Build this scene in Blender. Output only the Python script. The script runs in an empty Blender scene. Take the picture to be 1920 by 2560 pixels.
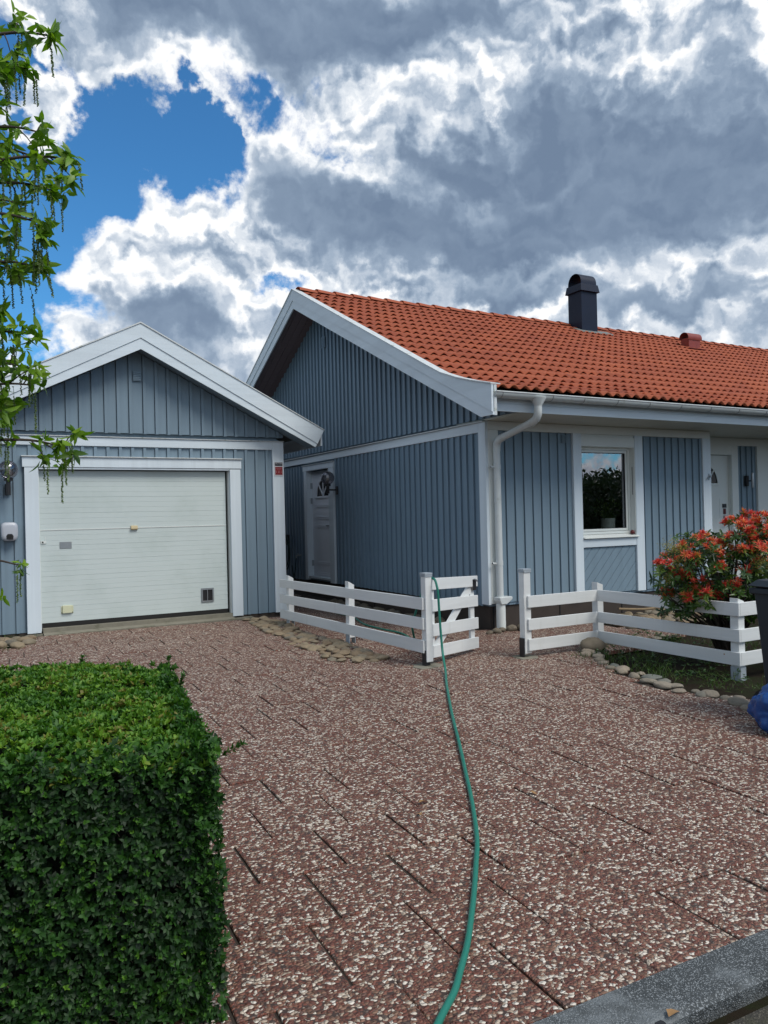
import bpy, bmesh, math, random
import numpy as np
from mathutils import Vector, Matrix
random.seed(7)
RNG = np.random.default_rng(7)
scene = bpy.context.scene
C = scene.collection
R = math.radians

# ------------------------------------------------------------------ camera
yaw, pit, rol = R(61.067), R(.279), R(-1.363)
F_ = Vector((math.cos(yaw)*math.cos(pit), math.sin(yaw)*math.cos(pit), math.sin(pit)))
R_ = Vector((math.sin(yaw), -math.cos(yaw), 0)); U_ = R_.cross(F_)
R2 = R_*math.cos(rol) + U_*math.sin(rol); U2 = -R_*math.sin(rol) + U_*math.cos(rol)
cd = bpy.data.cameras.new('camera'); cam = bpy.data.objects.new('camera', cd); C.objects.link(cam)
m = Matrix((R2, U2, -F_)).transposed().to_4x4(); m.translation = Vector((0, 0, 1.5)); cam.matrix_world = m
cd.sensor_fit = 'HORIZONTAL'; cd.sensor_width = 36; cd.lens = 36*1924/1920; cd.clip_start = .05; cd.clip_end = 3000
scene.camera = cam

# ------------------------------------------------------------------ sun, sky, exposure
SUN_EL, SUN_AZ = R(52), R(-62)          # azimuth measured in the x,y plane from +x
sd = Vector((math.cos(SUN_EL)*math.cos(SUN_AZ), math.cos(SUN_EL)*math.sin(SUN_AZ), math.sin(SUN_EL)))
sl = bpy.data.lights.new('sun', 'SUN'); sl.energy = 2.2; sl.angle = R(28); sl.color = (1, .95, .88)
so = bpy.data.objects.new('sun', sl); C.objects.link(so); so.rotation_euler = sd.to_track_quat('Z', 'Y').to_euler()
scene.view_settings.view_transform = 'Standard'; scene.view_settings.look = 'None'
scene.view_settings.exposure = 0.35; scene.view_settings.gamma = 1
scene.cycles.max_bounces = 6; scene.cycles.transparent_max_bounces = 12

class NT:
    dim = '3D'
    def __init__(s, tree): s.t = tree; s.n = tree.nodes; s.l = tree.links
    def node(s, typ, **kw):
        n = s.n.new(typ)
        for k, v in kw.items(): setattr(n, k, v)
        return n
    def put(s, sock, v):
        if isinstance(v, bpy.types.NodeSocket): s.l.new(v, sock)
        elif v is not None: sock.default_value = v
    def math(s, op, a, b=None, c=None, clamp=False):
        n = s.node('ShaderNodeMath', operation=op, use_clamp=clamp)
        for i, v in enumerate((a, b, c)):
            if v is not None: s.put(n.inputs[i], v)
        return n.outputs[0]
    def vmath(s, op, a, b=None, out=0, sc=None):
        n = s.node('ShaderNodeVectorMath', operation=op); s.put(n.inputs[0], a)
        if b is not None: s.put(n.inputs[1], b)
        if sc is not None: s.put(n.inputs['Scale'], sc)
        return n.outputs[out]
    def mapr(s, v, a, b, c=0., d=1., interp='SMOOTHSTEP'):
        n = s.node('ShaderNodeMapRange', interpolation_type=interp)
        for i, x in enumerate((v, a, b, c, d)): s.put(n.inputs[i], x)
        return n.outputs[0]
    def mix(s, f, a, b, blend='MIX'):
        n = s.node('ShaderNodeMix', data_type='RGBA', blend_type=blend)
        s.put(n.inputs[0], f); s.put(n.inputs[6], a); s.put(n.inputs[7], b)
        return n.outputs[2]
    def noise(s, vec, scale, detail=4, rough=.5, dist=0., out=0, typ='FBM', lac=2.):
        n = s.node('ShaderNodeTexNoise'); n.noise_type = typ; n.noise_dimensions = s.dim
        if vec is not None: s.put(n.inputs['Vector'], vec)
        n.inputs['Scale'].default_value = scale; n.inputs['Detail'].default_value = detail
        n.inputs['Roughness'].default_value = rough; n.inputs['Distortion'].default_value = dist
        n.inputs['Lacunarity'].default_value = lac
        return n.outputs[out]
    def vor(s, vec, scale, feature='F1', out='Distance', detail=0, rnd=1., smooth=None):
        n = s.node('ShaderNodeTexVoronoi', feature=feature, voronoi_dimensions=s.dim)
        if vec is not None: s.put(n.inputs['Vector'], vec)
        n.inputs['Scale'].default_value = scale; n.inputs['Randomness'].default_value = rnd
        if detail: n.inputs['Detail'].default_value = detail
        if smooth is not None: n.inputs['Smoothness'].default_value = smooth
        return n.outputs[out]
    def ramp(s, fac, stops, interp='LINEAR'):
        n = s.node('ShaderNodeValToRGB'); n.color_ramp.interpolation = interp
        e = n.color_ramp.elements
        while len(e) < len(stops): e.new(.5)
        for i, (p, c) in enumerate(stops):
            e[i].position = p; e[i].color = c if len(c) == 4 else (*c, 1)
        s.put(n.inputs[0], fac); return n.outputs[0]

world = bpy.data.worlds.new('World'); scene.world = world; world.use_nodes = True
world.cycles.sampling_method = 'MANUAL'; world.cycles.sample_map_resolution = 256
w = NT(world.node_tree); w.n.clear(); w.dim = '2D'
def build_world():
    sky = w.node('ShaderNodeTexSky', sky_type='NISHITA'); sky.sun_disc = False
    sky.sun_elevation = SUN_EL; sky.sun_rotation = R(90) - SUN_AZ
    sky.air_density = 1.0; sky.dust_density = .3; sky.ozone_density = 3.
    d = w.node('ShaderNodeTexCoord').outputs['Generated']
    # a fixed chart of the heavens: stereographic about one compass heading
    hf = (math.cos(R(61.1)), math.sin(R(61.1)), 0); hr = (hf[1], -hf[0], 0)
    df = w.vmath('DOT_PRODUCT', d, hf, 'Value'); dr = w.vmath('DOT_PRODUCT', d, hr, 'Value')
    dz = w.node('ShaderNodeSeparateXYZ'); w.put(dz.inputs[0], d); dz = dz.outputs[2]
    den = w.math('MAXIMUM', w.math('ADD', df, 1.), .02)
    cx = w.node('ShaderNodeCombineXYZ'); w.put(cx.inputs[0], w.math('DIVIDE', dr, den)); w.put(cx.inputs[1], w.math('DIVIDE', dz, den))
    p0 = cx.outputs[0]
    # turbulence of the outlines
    n1 = w.noise(p0, 9, 5, .6, out=1); n1 = w.vmath('SUBTRACT', n1, (.5, .5, .5))
    n2 = w.noise(p0, 34, 7, .62, out=1); n2 = w.vmath('SUBTRACT', n2, (.5, .5, .5))
    p = w.vmath('ADD', p0, w.vmath('SCALE', n1, sc=.085)); p = w.vmath('ADD', p, w.vmath('SCALE', n2, sc=.030))
    def ell(c, r, rot=0., src=None):
        mp = w.node('ShaderNodeMapping', vector_type='TEXTURE'); w.put(mp.inputs[0], src or p)
        mp.inputs['Location'].default_value = (c[0], c[1], 0); mp.inputs['Rotation'].default_value = (0, 0, R(rot))
        mp.inputs['Scale'].default_value = (r[0], r[1], 1)
        xy = w.vmath('MULTIPLY', mp.outputs[0], (1, 1, 0))
        return w.math('SUBTRACT', 1., w.vmath('LENGTH', xy, out='Value'))
    def union(lst, k=.25):
        o = None
        for e in lst:
            v = ell(*e)
            o = v if o is None else w.math('SMOOTH_MAX', o, v, k)
        return o
    clear = union(CLEAR, .15); solid = union(SOLID, .1); gaps = union(GAPS, .1)
    cov = w.math('SMOOTH_MAX', w.math('MULTIPLY', clear, -1.15), w.math('MULTIPLY', solid, .9), .05)
    cov = w.math('MINIMUM', cov, w.math('MAXIMUM', w.math('MULTIPLY', gaps, -.35), -.12))
    cov = w.math('MINIMUM', cov, .75)
    # relief of the clouds
    def billow(q):
        a = w.vor(q, 26, 'SMOOTH_F1', smooth=.5, rnd=1.)
        b = w.vor(q, 62, 'SMOOTH_F1', smooth=.4)
        c = w.noise(q, 130, 5, .6)
        s_ = w.math('ADD', w.math('MULTIPLY', a, .55), w.math('ADD', w.math('MULTIPLY', b, .32), w.math('MULTIPLY', c, .16)))
        return w.math('SUBTRACT', .55, s_)
    f0 = w.noise(p0, 6.5, 3, .5, .4); f1 = w.noise(p0, 17, 9, .58, .3); f2 = w.noise(p0, 70, 8, .62)
    z0_, z1_, z2_ = (w.math('SUBTRACT', x, .5) for x in (f0, f1, f2))
    b0 = billow(p); b1 = billow(w.vmath('ADD', p, (.003, .007, 0)))
    D = w.math('ADD', cov, w.math('MULTIPLY', z1_, 1.7))
    D = w.math('ADD', D, w.math('MULTIPLY', z2_, .55))
    D = w.math('ADD', D, w.math('MULTIPLY', b0, .55))
    D = w.math('ADD', D, w.math('ADD', w.math('MULTIPLY', z0_, .4), .20))
    alpha = w.mapr(D, -.10, .32)
    dark2 = w.mapr(w.math('ADD', union(DARK, .5), w.math('MULTIPLY', z1_, .75)), -.5, .55)
    bright2 = w.mapr(w.math('ADD', union(BRIGHT, .4), w.math('MULTIPLY', z1_, .7)), -.45, .7)
    lit = w.math('ADD', w.math('MULTIPLY', w.math('SUBTRACT', b0, b1), 2.6), w.math('ADD', w.math('MULTIPLY', z1_, .58), w.math('MULTIPLY', z2_, .50)))
    amp = w.math('MULTIPLY', w.math('SUBTRACT', .72, w.math('MULTIPLY', dark2, .58)), w.mapr(dz, .02, .42, .42, 1.))
    rim = w.math('SUBTRACT', 1., w.mapr(D, .12, .75))
    sh = w.math('ADD', .30, w.math('MULTIPLY', dark2, .50)); sh = w.math('SUBTRACT', sh, w.math('MULTIPLY', bright2, .22))
    sh = w.math('SUBTRACT', sh, w.math('MULTIPLY', lit, amp)); sh = w.math('SUBTRACT', sh, w.math('MULTIPLY', rim, .26)); sh = w.math('SUBTRACT', sh, w.math('MULTIPLY', z0_, .35))
    col = w.ramp(sh, [(0., (.80, .81, .82)), (.13, (.62, .66, .71)), (.30, (.43, .49, .57)), (.47, (.29, .36, .455)), (.66, (.20, .265, .36)), (.90, (.132, .185, .272))])
    skyc = w.vmath('SCALE', sky.outputs[0], sc=.105)
    skyc = w.vmath('MULTIPLY', skyc, (.38, .84, 1.10))
    out = w.mix(alpha, skyc, col)
    bg = w.node('ShaderNodeBackground'); w.put(bg.inputs[0], out); bg.inputs[1].default_value = 1.0
    o = w.node('ShaderNodeOutputWorld'); w.l.new(bg.outputs[0], o.inputs[0])
# (centre, radii, turn) of openings, cloud banks, grey bellies and sunlit banks in the sky chart
CLEAR = [((-.146, .236), (.070, .031), -20), ((-.176, .208), (.055, .040), 0), ((-.218, .197), (.042, .090), 0), ((-.209, .128), (.040, .044), 0), ((-.2, .16), (.03, .03), 0),
         ((-.112, .241), (.028, .015), -25), ((-.200, .262), (.026, .012), -30), ((.9, .5), (.5, .25), 0), ((-.9, .6), (.5, .2), 20), ((1.6, .35), (.6, .25), 0), ((-2., .4), (.7, .3), 0)]
GAPS = [((-.029, .248), (.020, .017), 30), ((-.06, .249), (.03, .010), -10), ((-.0971, .210), (.010, .022), 10), ((-.0665, .1488), (.016, .004), 0), ((-.085, .262), (.03, .012), -20)]
SOLID = [((-.197, .2485), (.017, .017), 0)]
DARK = [((-.10, .305), (.10, .028), -6), ((-.01, .298), (.09, .024), 0), ((-.03, .196), (.055, .022), -24), ((.03, .172), (.080, .024), -16), ((.11, .178), (.075, .034), 0), ((.19, .20), (.075, .048), 0), ((.11, .225), (.05, .030), 0), ((.05, .215), (.04, .02), -10),
        ((.17, .118), (.06, .010), 0), ((-.135, .118), (.035, .016), -10), ((.08, .142), (.04, .010), -5), ((.0, .6), (.6, .2), 0), ((.7, .2), (.3, .1), 0), ((-.8, .25), (.3, .1), 0), ((0, 1.5), (.8, .4), 0)]
BRIGHT = [((-.075, .238), (.05, .012), -18), ((.025, .255), (.065, .014), 30), ((.07, .278), (.05, .014), 25), ((-.135, .18), (.045, .022), 35), ((-.16, .155), (.03, .02), 0), ((-.05, .135), (.10, .012), -8), ((.12, .148), (.12, .008), 0), ((.035, .236), (.020, .010), 0), ((.2, .292), (.06, .016), 0), ((-.075, .222), (.03, .012), -20), ((.20, .145), (.05, .012), 0), ((-.06, .258), (.09, .010), -12), ((.10, .122), (.10, .010), 0)]
build_world()

# ------------------------------------------------------------------ mesh helpers (vertices in world metres)
class MB:
    def __init__(s): s.v = []; s.f = []; s.n = 0; s.tint = []
    def add(s, verts, faces, tint=None):
        verts = np.asarray(verts, float).reshape(-1, 3)
        s.v.append(verts); k = s.n; s.n += len(verts)
        s.f += [tuple(i+k for i in f) for f in faces]
        if tint is not None: s.tint.append(np.broadcast_to(tint, (len(verts),)))
        return s
    def box(s, a, b, M=None, ch=0.):
        x0, y0, z0 = a; x1, y1, z1 = b
        if x0 > x1: x0, x1 = x1, x0
        if y0 > y1: y0, y1 = y1, y0
        if z0 > z1: z0, z1 = z1, z0
        v = [(x, y, z) for z in (z0, z1) for y in (y0, y1) for x in (x0, x1)]
        if M is not None: v = [tuple(M @ Vector(p)) for p in v]
        return s.add(v, [(0,2,3,1),(4,5,7,6),(0,1,5,4),(1,3,7,5),(3,2,6,7),(2,0,4,6)])
    def prism(s, poly, axis, a, b):
        # poly: 2-D outline in the other two axes (in order), extruded from a to b
        n = len(poly)
        def P(p, t):
            q = list(p); q.insert(axis, t); return q
        v = [P(p, a) for p in poly] + [P(p, b) for p in poly]
        f = [tuple(range(n))[::-1], tuple(range(n, 2*n))] + [(i, (i+1) % n, n+(i+1) % n, n+i) for i in range(n)]
        return s.add(v, f)
    def tube(s, pts, rad, seg=10, caps=True, flat=None):
        pts = [Vector(p) for p in pts]; n = len(pts)
        if not hasattr(rad, '__len__'): rad = [rad]*n
        V = []; up = None
        for i, p in enumerate(pts):
            t = (pts[min(i+1, n-1)] - pts[max(i-1, 0)]).normalized()
            if up is None: up = t.orthogonal().normalized()
            up = (up - t*up.dot(t)).normalized(); sd_ = t.cross(up)
            for k in range(seg):
                a = 2*math.pi*k/seg
                V.append(p + (up*math.cos(a) + sd_*math.sin(a)*(flat or 1))*rad[i])
        f = [(i*seg+k, i*seg+(k+1) % seg, (i+1)*seg+(k+1) % seg, (i+1)*seg+k) for i in range(n-1) for k in range(seg)]
        if caps: f += [tuple(range(seg))[::-1], tuple(range((n-1)*seg, n*seg))]
        return s.add([tuple(v) for v in V], f)
    def lathe(s, prof, c, seg=24, axis='Z'):
        V = []
        for r, z in prof:
            for k in range(seg):
                a = 2*math.pi*k/seg; q = (r*math.cos(a), r*math.sin(a), z)
                if axis == 'Y': q = (q[0], q[2], q[1])
                if axis == 'X': q = (q[2], q[0], q[1])
                V.append((c[0]+q[0], c[1]+q[1], c[2]+q[2]))
        n = len(prof)
        f = [(i*seg+k, i*seg+(k+1) % seg, (i+1)*seg+(k+1) % seg, (i+1)*seg+k) for i in range(n-1) for k in range(seg)]
        f += [tuple(range(seg))[::-1], tuple(range((n-1)*seg, n*seg))]
        return s.add(V, f)
    def build(s, name, mat, parent=None, smooth=False, bevel=0., loc=None, autos=None):
        me = bpy.data.meshes.new(name)
        V = np.concatenate(s.v) if s.v else np.zeros((0, 3))
        org = np.array(loc if loc is not None else (root_loc(parent) if parent else (0, 0, 0)), float)
        me.from_pydata((V - org).tolist(), [], s.f)
        if s.tint:
            a = me.attributes.new('tint', 'FLOAT', 'POINT'); a.data.foreach_set('value', np.concatenate(s.tint).astype(np.float32))
        me.materials.append(mat); me.validate(); me.update()
        bm = bmesh.new(); bm.from_mesh(me)
        if not s.tint: bmesh.ops.recalc_face_normals(bm, faces=bm.faces)
        if bevel:
            bmesh.ops.bevel(bm, geom=list(bm.edges), offset=bevel, segments=1, affect='EDGES', profile=.5)
        bm.to_mesh(me); bm.free()
        if smooth: me.polygons.foreach_set('use_smooth', [True]*len(me.polygons))
        if autos:
            me.polygons.foreach_set('use_smooth', [True]*len(me.polygons))
            me.set_sharp_from_angle(angle=R(autos))
        o = bpy.data.objects.new(name, me); C.objects.link(o)
        if parent is not None:
            o.parent = parent
        else: o.location = org
        return o
def root_loc(o):
    while o.parent: o = o.parent
    return tuple(o.location)
def tag(o, label=None, cat=None, group=None, kind=None):
    for k, v in (('label', label), ('category', cat), ('group', group), ('kind', kind)):
        if v: o[k] = v
    return o
def thing(name, label, cat, loc=(0, 0, 0), group=None):
    o = bpy.data.objects.new(name, None); C.objects.link(o); o.location = loc; o.empty_display_size = .1
    return tag(o, label, cat, group)

# ------------------------------------------------------------------ materials
def newmat(name):
    m = bpy.data.materials.new(name); m.use_nodes = True; t = NT(m.node_tree); t.n.clear()
    o = t.node('ShaderNodeOutputMaterial'); b = t.node('ShaderNodeBsdfPrincipled'); t.l.new(b.outputs[0], o.inputs[0])
    t.b = b; t.o = o; return m, t
def bump(t, h, strength=.3, dist=.01, nrm=None):
    n = t.node('ShaderNodeBump'); t.put(n.inputs['Height'], h); n.inputs['Strength'].default_value = strength; n.inputs['Distance'].default_value = dist
    if nrm is not None: t.put(n.inputs['Normal'], nrm)
    t.put(t.b.inputs['Normal'], n.outputs[0]); return n.outputs[0]
def geo(t): return t.node('ShaderNodeNewGeometry').outputs['Position']
def simple(name, col, rough=.5, var=.12, scale=6., metal=0., bmp=0., stretch=(1, 1, 1), spec=None, dirt=None):
    m, t = newmat(name); p = geo(t)
    if stretch != (1, 1, 1): p = t.vmath('MULTIPLY', p, stretch)
    n = t.noise(p, scale, 5, .6)
    c = t.mix(n, tuple(x*(1-var) for x in col)+(1,), tuple(min(1, x*(1+var)) for x in col)+(1,))
    if dirt:
        n2 = t.noise(geo(t), dirt[1], 6, .65); c = t.mix(t.mapr(n2, dirt[2], dirt[2]+.2, 0, dirt[3]), c, (*dirt[0], 1))
    t.put(t.b.inputs['Base Color'], c); t.b.inputs['Roughness'].default_value = rough; t.b.inputs['Metallic'].default_value = metal
    if spec is not None: t.b.inputs['Specular IOR Level'].default_value = spec
    if bmp: bump(t, t.noise(p, scale*12, 3, .6), bmp, .004)
    return m
WOOD_V = (14, 14, .6)
M = {}
def paint_wood(name, col, grain='V', rough=.55, dirt=.25):
    m, t = newmat(name); g = geo(t)
    st = {'V': (40, 40, 1.2), 'H': (1.2, 1.2, 40)}[grain]
    n = t.noise(t.vmath('MULTIPLY', g, st), 2.2, 5, .6); n2 = t.noise(g, 1.3, 4, .6); n3 = t.noise(t.vmath('MULTIPLY', g, (3, 3, .35)), 3, 6, .65)
    c = t.mix(t.math('MULTIPLY', n, .6), (*[x*.90 for x in col], 1), (*[min(1, x*1.1) for x in col], 1))
    c = t.mix(t.mapr(n2, .35, .75, 0, .35), c, (*[x*.86 for x in col], 1))
    n4 = t.noise(t.vmath('MULTIPLY', g, (7, 7, .12) if grain == 'V' else (.5, .5, 7)), 1.7, 3, .5); c = t.mix(t.mapr(n4, .38, .66, 0, .45), c, (*[x*.80 for x in col], 1))
    c = t.mix(t.mapr(n3, .56, .8, 0, dirt), c, (col[0]*.6+.02, col[1]*.6+.02, col[2]*.55+.01, 1))
    t.put(t.b.inputs['Base Color'], c); t.b.inputs['Roughness'].default_value = rough
    bump(t, n, .25, .003); return m
M['blue'] = paint_wood('blue_grey_paint', (.190, .272, .338))
M['blue_shaded'] = paint_wood('blue_grey_paint_shaded', (.178, .262, .338))  # same paint as the front, with the gable side's shade put into the colour
M['white'] = paint_wood('white_paint', (.67, .76, .82), 'V', .5, .12)
M['whiteh'] = paint_wood('white_paint_boards', (.67, .76, .82), 'H', .5, .14)
M['fencew'] = paint_wood('fence_white_paint', (.70, .73, .73), 'H', .5, .42)
M['cream'] = simple('cream_white', (.67, .71, .69), .45, .05, 3)
M['door'] = simple('door_white', (.80, .84, .90), .4, .04, 3)
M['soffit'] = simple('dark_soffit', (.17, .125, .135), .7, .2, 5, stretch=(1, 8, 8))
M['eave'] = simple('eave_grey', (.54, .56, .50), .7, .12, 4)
M['plinth'] = simple('plinth_brown', (.040, .030, .024), .8, .3, 9, bmp=.5)
M['conc'] = simple('concrete', (.20, .19, .15), .85, .25, 12, bmp=.5, dirt=((.07, .075, .04), 4, .5, .7))
M['zinc'] = simple('galvanised', (.33, .38, .42), .55, .2, 25, metal=.15)
M['blackpl'] = simple('black_plastic', (.012, .012, .014), .45, .2, 10)
M['rubber'] = simple('rubber', (.01, .01, .01), .8, .2, 10)
M['dark'] = simple('dark_inside', (.012, .013, .015), .9, .2, 3)
M['gutter'] = simple('gutter_paint', (.56, .60, .60), .35, .08, 9, dirt=((.25, .26, .2), 7, .55, .4))
M['cap'] = simple('barge_flashing', (.58, .62, .63), .45, .1, 12, dirt=((.22, .24, .15), 14, .52, .75))
M['chim'] = simple('chimney_metal', (.004, .009, .026), .5, .25, 5, spec=.3)
M['redmetal'] = simple('red_vent_metal', (.22, .035, .02), .5, .2, 8)
M['bin'] = simple('bin_plastic', (.010, .018, .026), .5, .25, 7, bmp=.1)
M['grey'] = simple('grey_plastic', (.42, .45, .50), .35, .05, 4)
M['ivory'] = simple('ivory_plastic', (.58, .60, .42), .45, .06, 20)
M['rust'] = simple('stained_grip', (.50, .42, .25), .5, .2, 30)
M['steel'] = simple('steel', (.35, .38, .40), .35, .15, 30, metal=.7)
M['flash'] = simple('lead_flashing', (.16, .18, .17), .6, .3, 20)
M['bark'] = simple('bark', (.055, .042, .033), .85, .35, 30, bmp=.6)
M['twig'] = simple('hedge_twig', (.10, .075, .05), .85, .35, 30)
M['soil'] = simple('soil', (.020, .015, .010), .95, .5, 14, bmp=.8, dirt=((.016, .026, .008), 3, .48, .8), spec=.1)
M['signred'] = simple('sign_red', (.20, .006, .010), .35, .03, 3)
M['signnavy'] = simple('sign_navy', (.008, .012, .02), .35, .03, 3)
M['signwhite'] = simple('sign_white', (.6, .6, .62), .35, .02, 3)
M['pot'] = simple('white_pot', (.55, .58, .52), .4, .05, 3)
M['redtoy'] = simple('red_ornament', (.10, .008, .010), .5, .2, 30)
M['deadleaf'] = simple('dead_leaf', (.30, .17, .07), .8, .3, 40)
M['stick'] = simple('dry_stick', (.26, .19, .11), .8, .3, 30)

def leafmat(name, stops, rough=.42, trans=.30, tr=(1.3, 1.45, .6), coat=0.):
    m, t = newmat(name)
    a = t.node('ShaderNodeAttribute', attribute_name='tint').outputs['Fac']
    c = t.ramp(a, stops); n = t.noise(geo(t), 60, 2, .5)
    c = t.mix(t.math('MULTIPLY', n, .5), c, t.vmath('SCALE', c, sc=.65))
    t.put(t.b.inputs['Base Color'], c); t.b.inputs['Roughness'].default_value = rough
    tl = t.node('ShaderNodeBsdfTranslucent'); t.put(tl.inputs[0], t.vmath('MULTIPLY', c, tr))
    mx = t.node('ShaderNodeMixShader'); mx.inputs[0].default_value = trans
    t.l.new(t.b.outputs[0], mx.inputs[1]); t.l.new(tl.outputs[0], mx.inputs[2]); t.l.new(mx.outputs[0], t.o.inputs[0])
    return m
M['hedge'] = leafmat('hedge_leaves', [(0, (.004, .022, .003)), (.3, (.010, .050, .004)), (.5, (.026, .105, .007)), (.75, (.075, .20, .013)), (.93, (.16, .30, .020)), (1, (.18, .17, .03))], .6, .25)  # darkest stops also carry the painted shade of the hedge faces
M['tree'] = leafmat('tree_leaves', [(0, (.06, .14, .012)), (.5, (.14, .29, .018)), (1, (.26, .42, .03))], .45, .38)
M['catkin'] = leafmat('catkins', [(0, (.10, .16, .05)), (1, (.20, .28, .09))], .7, .2)
M['shrubg'] = leafmat('shrub_green', [(0, (.016, .05, .010)), (.6, (.06, .13, .016)), (1, (.20, .26, .03))], .35, .2)
M['shrubr'] = leafmat('shrub_red', [(0, (.45, .032, .034)), (.40, (.76, .085, .065)), (.72, (.85, .21, .09)), (1, (.62, .38, .08))], .4, .3, (1.2, .8, .6))
M['shruby'] = leafmat('shrub_yellow', [(0, (.22, .19, .04)), (1, (.42, .38, .10))], .6, .3)
M['grass'] = leafmat('grass', [(0, (.03, .07, .012)), (1, (.09, .16, .03))], .5, .3)
M['fartree'] = leafmat('far_tree_leaves', [(0, (.012, .03, .008)), (1, (.03, .06, .015))], .6, .2)

def glass_mat(name, refl=.32, tint=(.9, .95, .95), rough=.0):
    m, t = newmat(name); t.n.remove(t.b)
    g = t.node('ShaderNodeBsdfGlossy'); g.inputs['Roughness'].default_value = rough; g.inputs[0].default_value = (.86, .88, .95, 1)
    tr = t.node('ShaderNodeBsdfTransparent'); tr.inputs[0].default_value = (*tint, 1)
    lw = t.node('ShaderNodeLayerWeight'); lw.inputs[0].default_value = .35
    mx = t.node('ShaderNodeMixShader'); t.put(mx.inputs[0], t.math('ADD', t.math('MULTIPLY', lw.outputs['Fresnel'], .6), refl*.6, clamp=True))
    t.l.new(tr.outputs[0], mx.inputs[1]); t.l.new(g.outputs[0], mx.inputs[2]); t.l.new(mx.outputs[0], t.o.inputs[0]); return m
M['glass'] = glass_mat('window_glass', .45)
M['darkglass'] = simple('dark_glass', (.006, .008, .01), .08, .1, 3, spec=.22)
M['globe'] = glass_mat('smoked_globe', .16, (.52, .50, .50), .08)

def paving():
    m, t = newmat('exposed_aggregate'); g = geo(t)
    wob = t.vmath('SUBTRACT', t.noise(g, 55, 2, .5, out=1), (.5, .5, .5)); q = t.vmath('ADD', g, t.vmath('SCALE', wob, sc=.006))
    q = t.vmath('MULTIPLY', q, (1, 1.15, .2))
    q = t.vmath('ADD', q, t.vmath('SCALE', t.vmath('SUBTRACT', t.noise(g, 18, 2, .5, out=1), (.5, .5, .5)), sc=.03)); col = t.vor(q, 70, 'F1', 'Color'); f1 = t.vor(q, 70, 'F1'); dist = t.vor(q, 70, 'DISTANCE_TO_EDGE')
    sp = t.node('ShaderNodeSeparateColor'); t.put(sp.inputs[0], col)
    cl = t.noise(g, 5.5, 4, .6); cl2 = t.noise(g, .9, 3, .6)
    pick = t.math('ADD', sp.outputs[0], t.math('ADD', t.math('MULTIPLY', t.math('SUBTRACT', cl, .5), .42), t.math('MULTIPLY', t.math('SUBTRACT', cl2, .5), .22)))
    base = t.ramp(sp.outputs[1], [(0, (.11, .042, .031)), (.25, (.19, .070, .050)), (.45, (.26, .10, .070)), (.6, (.17, .095, .066)), (.78, (.32, .195, .14)), (.9, (.22, .085, .06)), (1, (.12, .10, .09))])
    wh = t.ramp(sp.outputs[2], [(0, (.46, .38, .31)), (.4, (.70, .64, .56)), (1, (.85, .84, .80))])
    c = t.mix(t.mapr(pick, .735, .755), base, wh)
    edge = t.mapr(dist, .0, .07)
    c = t.mix(edge, (.050, .033, .028, 1), c)
    c = t.mix(t.mapr(f1, .60, .80), c, (.060, .040, .034, 1))
    blot = t.noise(g, .55, 5, .6); c = t.mix(t.mapr(blot, .5, .75, 0, .35), c, t.vmath('MULTIPLY', c, (.6, .58, .52))); c = t.vmath('MULTIPLY', c, (.86, .80, .73))
    t.put(t.b.inputs['Base Color'], c); t.b.inputs['Roughness'].default_value = .62
    h = t.math('ADD', t.mapr(f1, .65, .05), t.math('MULTIPLY', sp.outputs[2], .35)); bump(t, h, .9, .007); return m
M['paving'] = paving()
def kerbmat(name, base, fleck, wear, s=1.):
    m, t = newmat(name); g = geo(t)
    a = t.vor(g, 300*s, 'F1', 'Color'); sp = t.node('ShaderNodeSeparateColor'); t.put(sp.inputs[0], a)
    n = t.noise(g, 3.2, 6, .65); n2 = t.noise(g, 9, 5, .6)
    c = t.mix(t.mapr(sp.outputs[0], .78, .82), (*base, 1), (*fleck, 1))
    c = t.mix(t.mapr(n, .48, .68, 0, .75), c, (*wear, 1)); c = t.mix(t.mapr(n2, .55, .75, 0, .5), c, (base[0]*.4, base[1]*.4, base[2]*.35, 1))
    t.put(t.b.inputs['Base Color'], c); t.b.inputs['Roughness'].default_value = .8
    bump(t, t.vor(g, 190*s), .7, .004); return m
M['kerb'] = kerbmat('kerb_asphalt', (.045, .052, .055), (.22, .24, .25), (.17, .19, .20))
M['road'] = kerbmat('road_asphalt', (.032, .028, .022), (.10, .09, .07), (.05, .05, .022), .7)
def tilemat():
    m, t = newmat('clay_tiles'); g = geo(t)
    n = t.noise(g, 2.2, 5, .6); n2 = t.noise(g, 40, 3, .6); pc = t.vor(t.vmath('MULTIPLY', g, (3.0, 2.9, .1)), 1., 'F1', 'Color')
    sp = t.node('ShaderNodeSeparateColor'); t.put(sp.inputs[0], pc)
    c = t.mix(sp.outputs[0], (.30, .066, .024, 1), (.38, .092, .034, 1)); c = t.mix(t.mapr(n, .4, .75, 0, .4), c, (.26, .055, .030, 1))
    c = t.mix(t.mapr(n2, .62, .8, 0, .3), c, (.30, .12, .08, 1)); n3 = t.noise(t.vmath('MULTIPLY', g, (1, .35, .35)), 7, 7, .7); c = t.mix(t.mapr(n3, .54, .74, 0, .6), c, (.15, .05, .035, 1))
    t.put(t.b.inputs['Base Color'], c); t.b.inputs['Roughness'].default_value = .75; bump(t, n2, .3, .004); return m
M['tile'] = tilemat()
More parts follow.
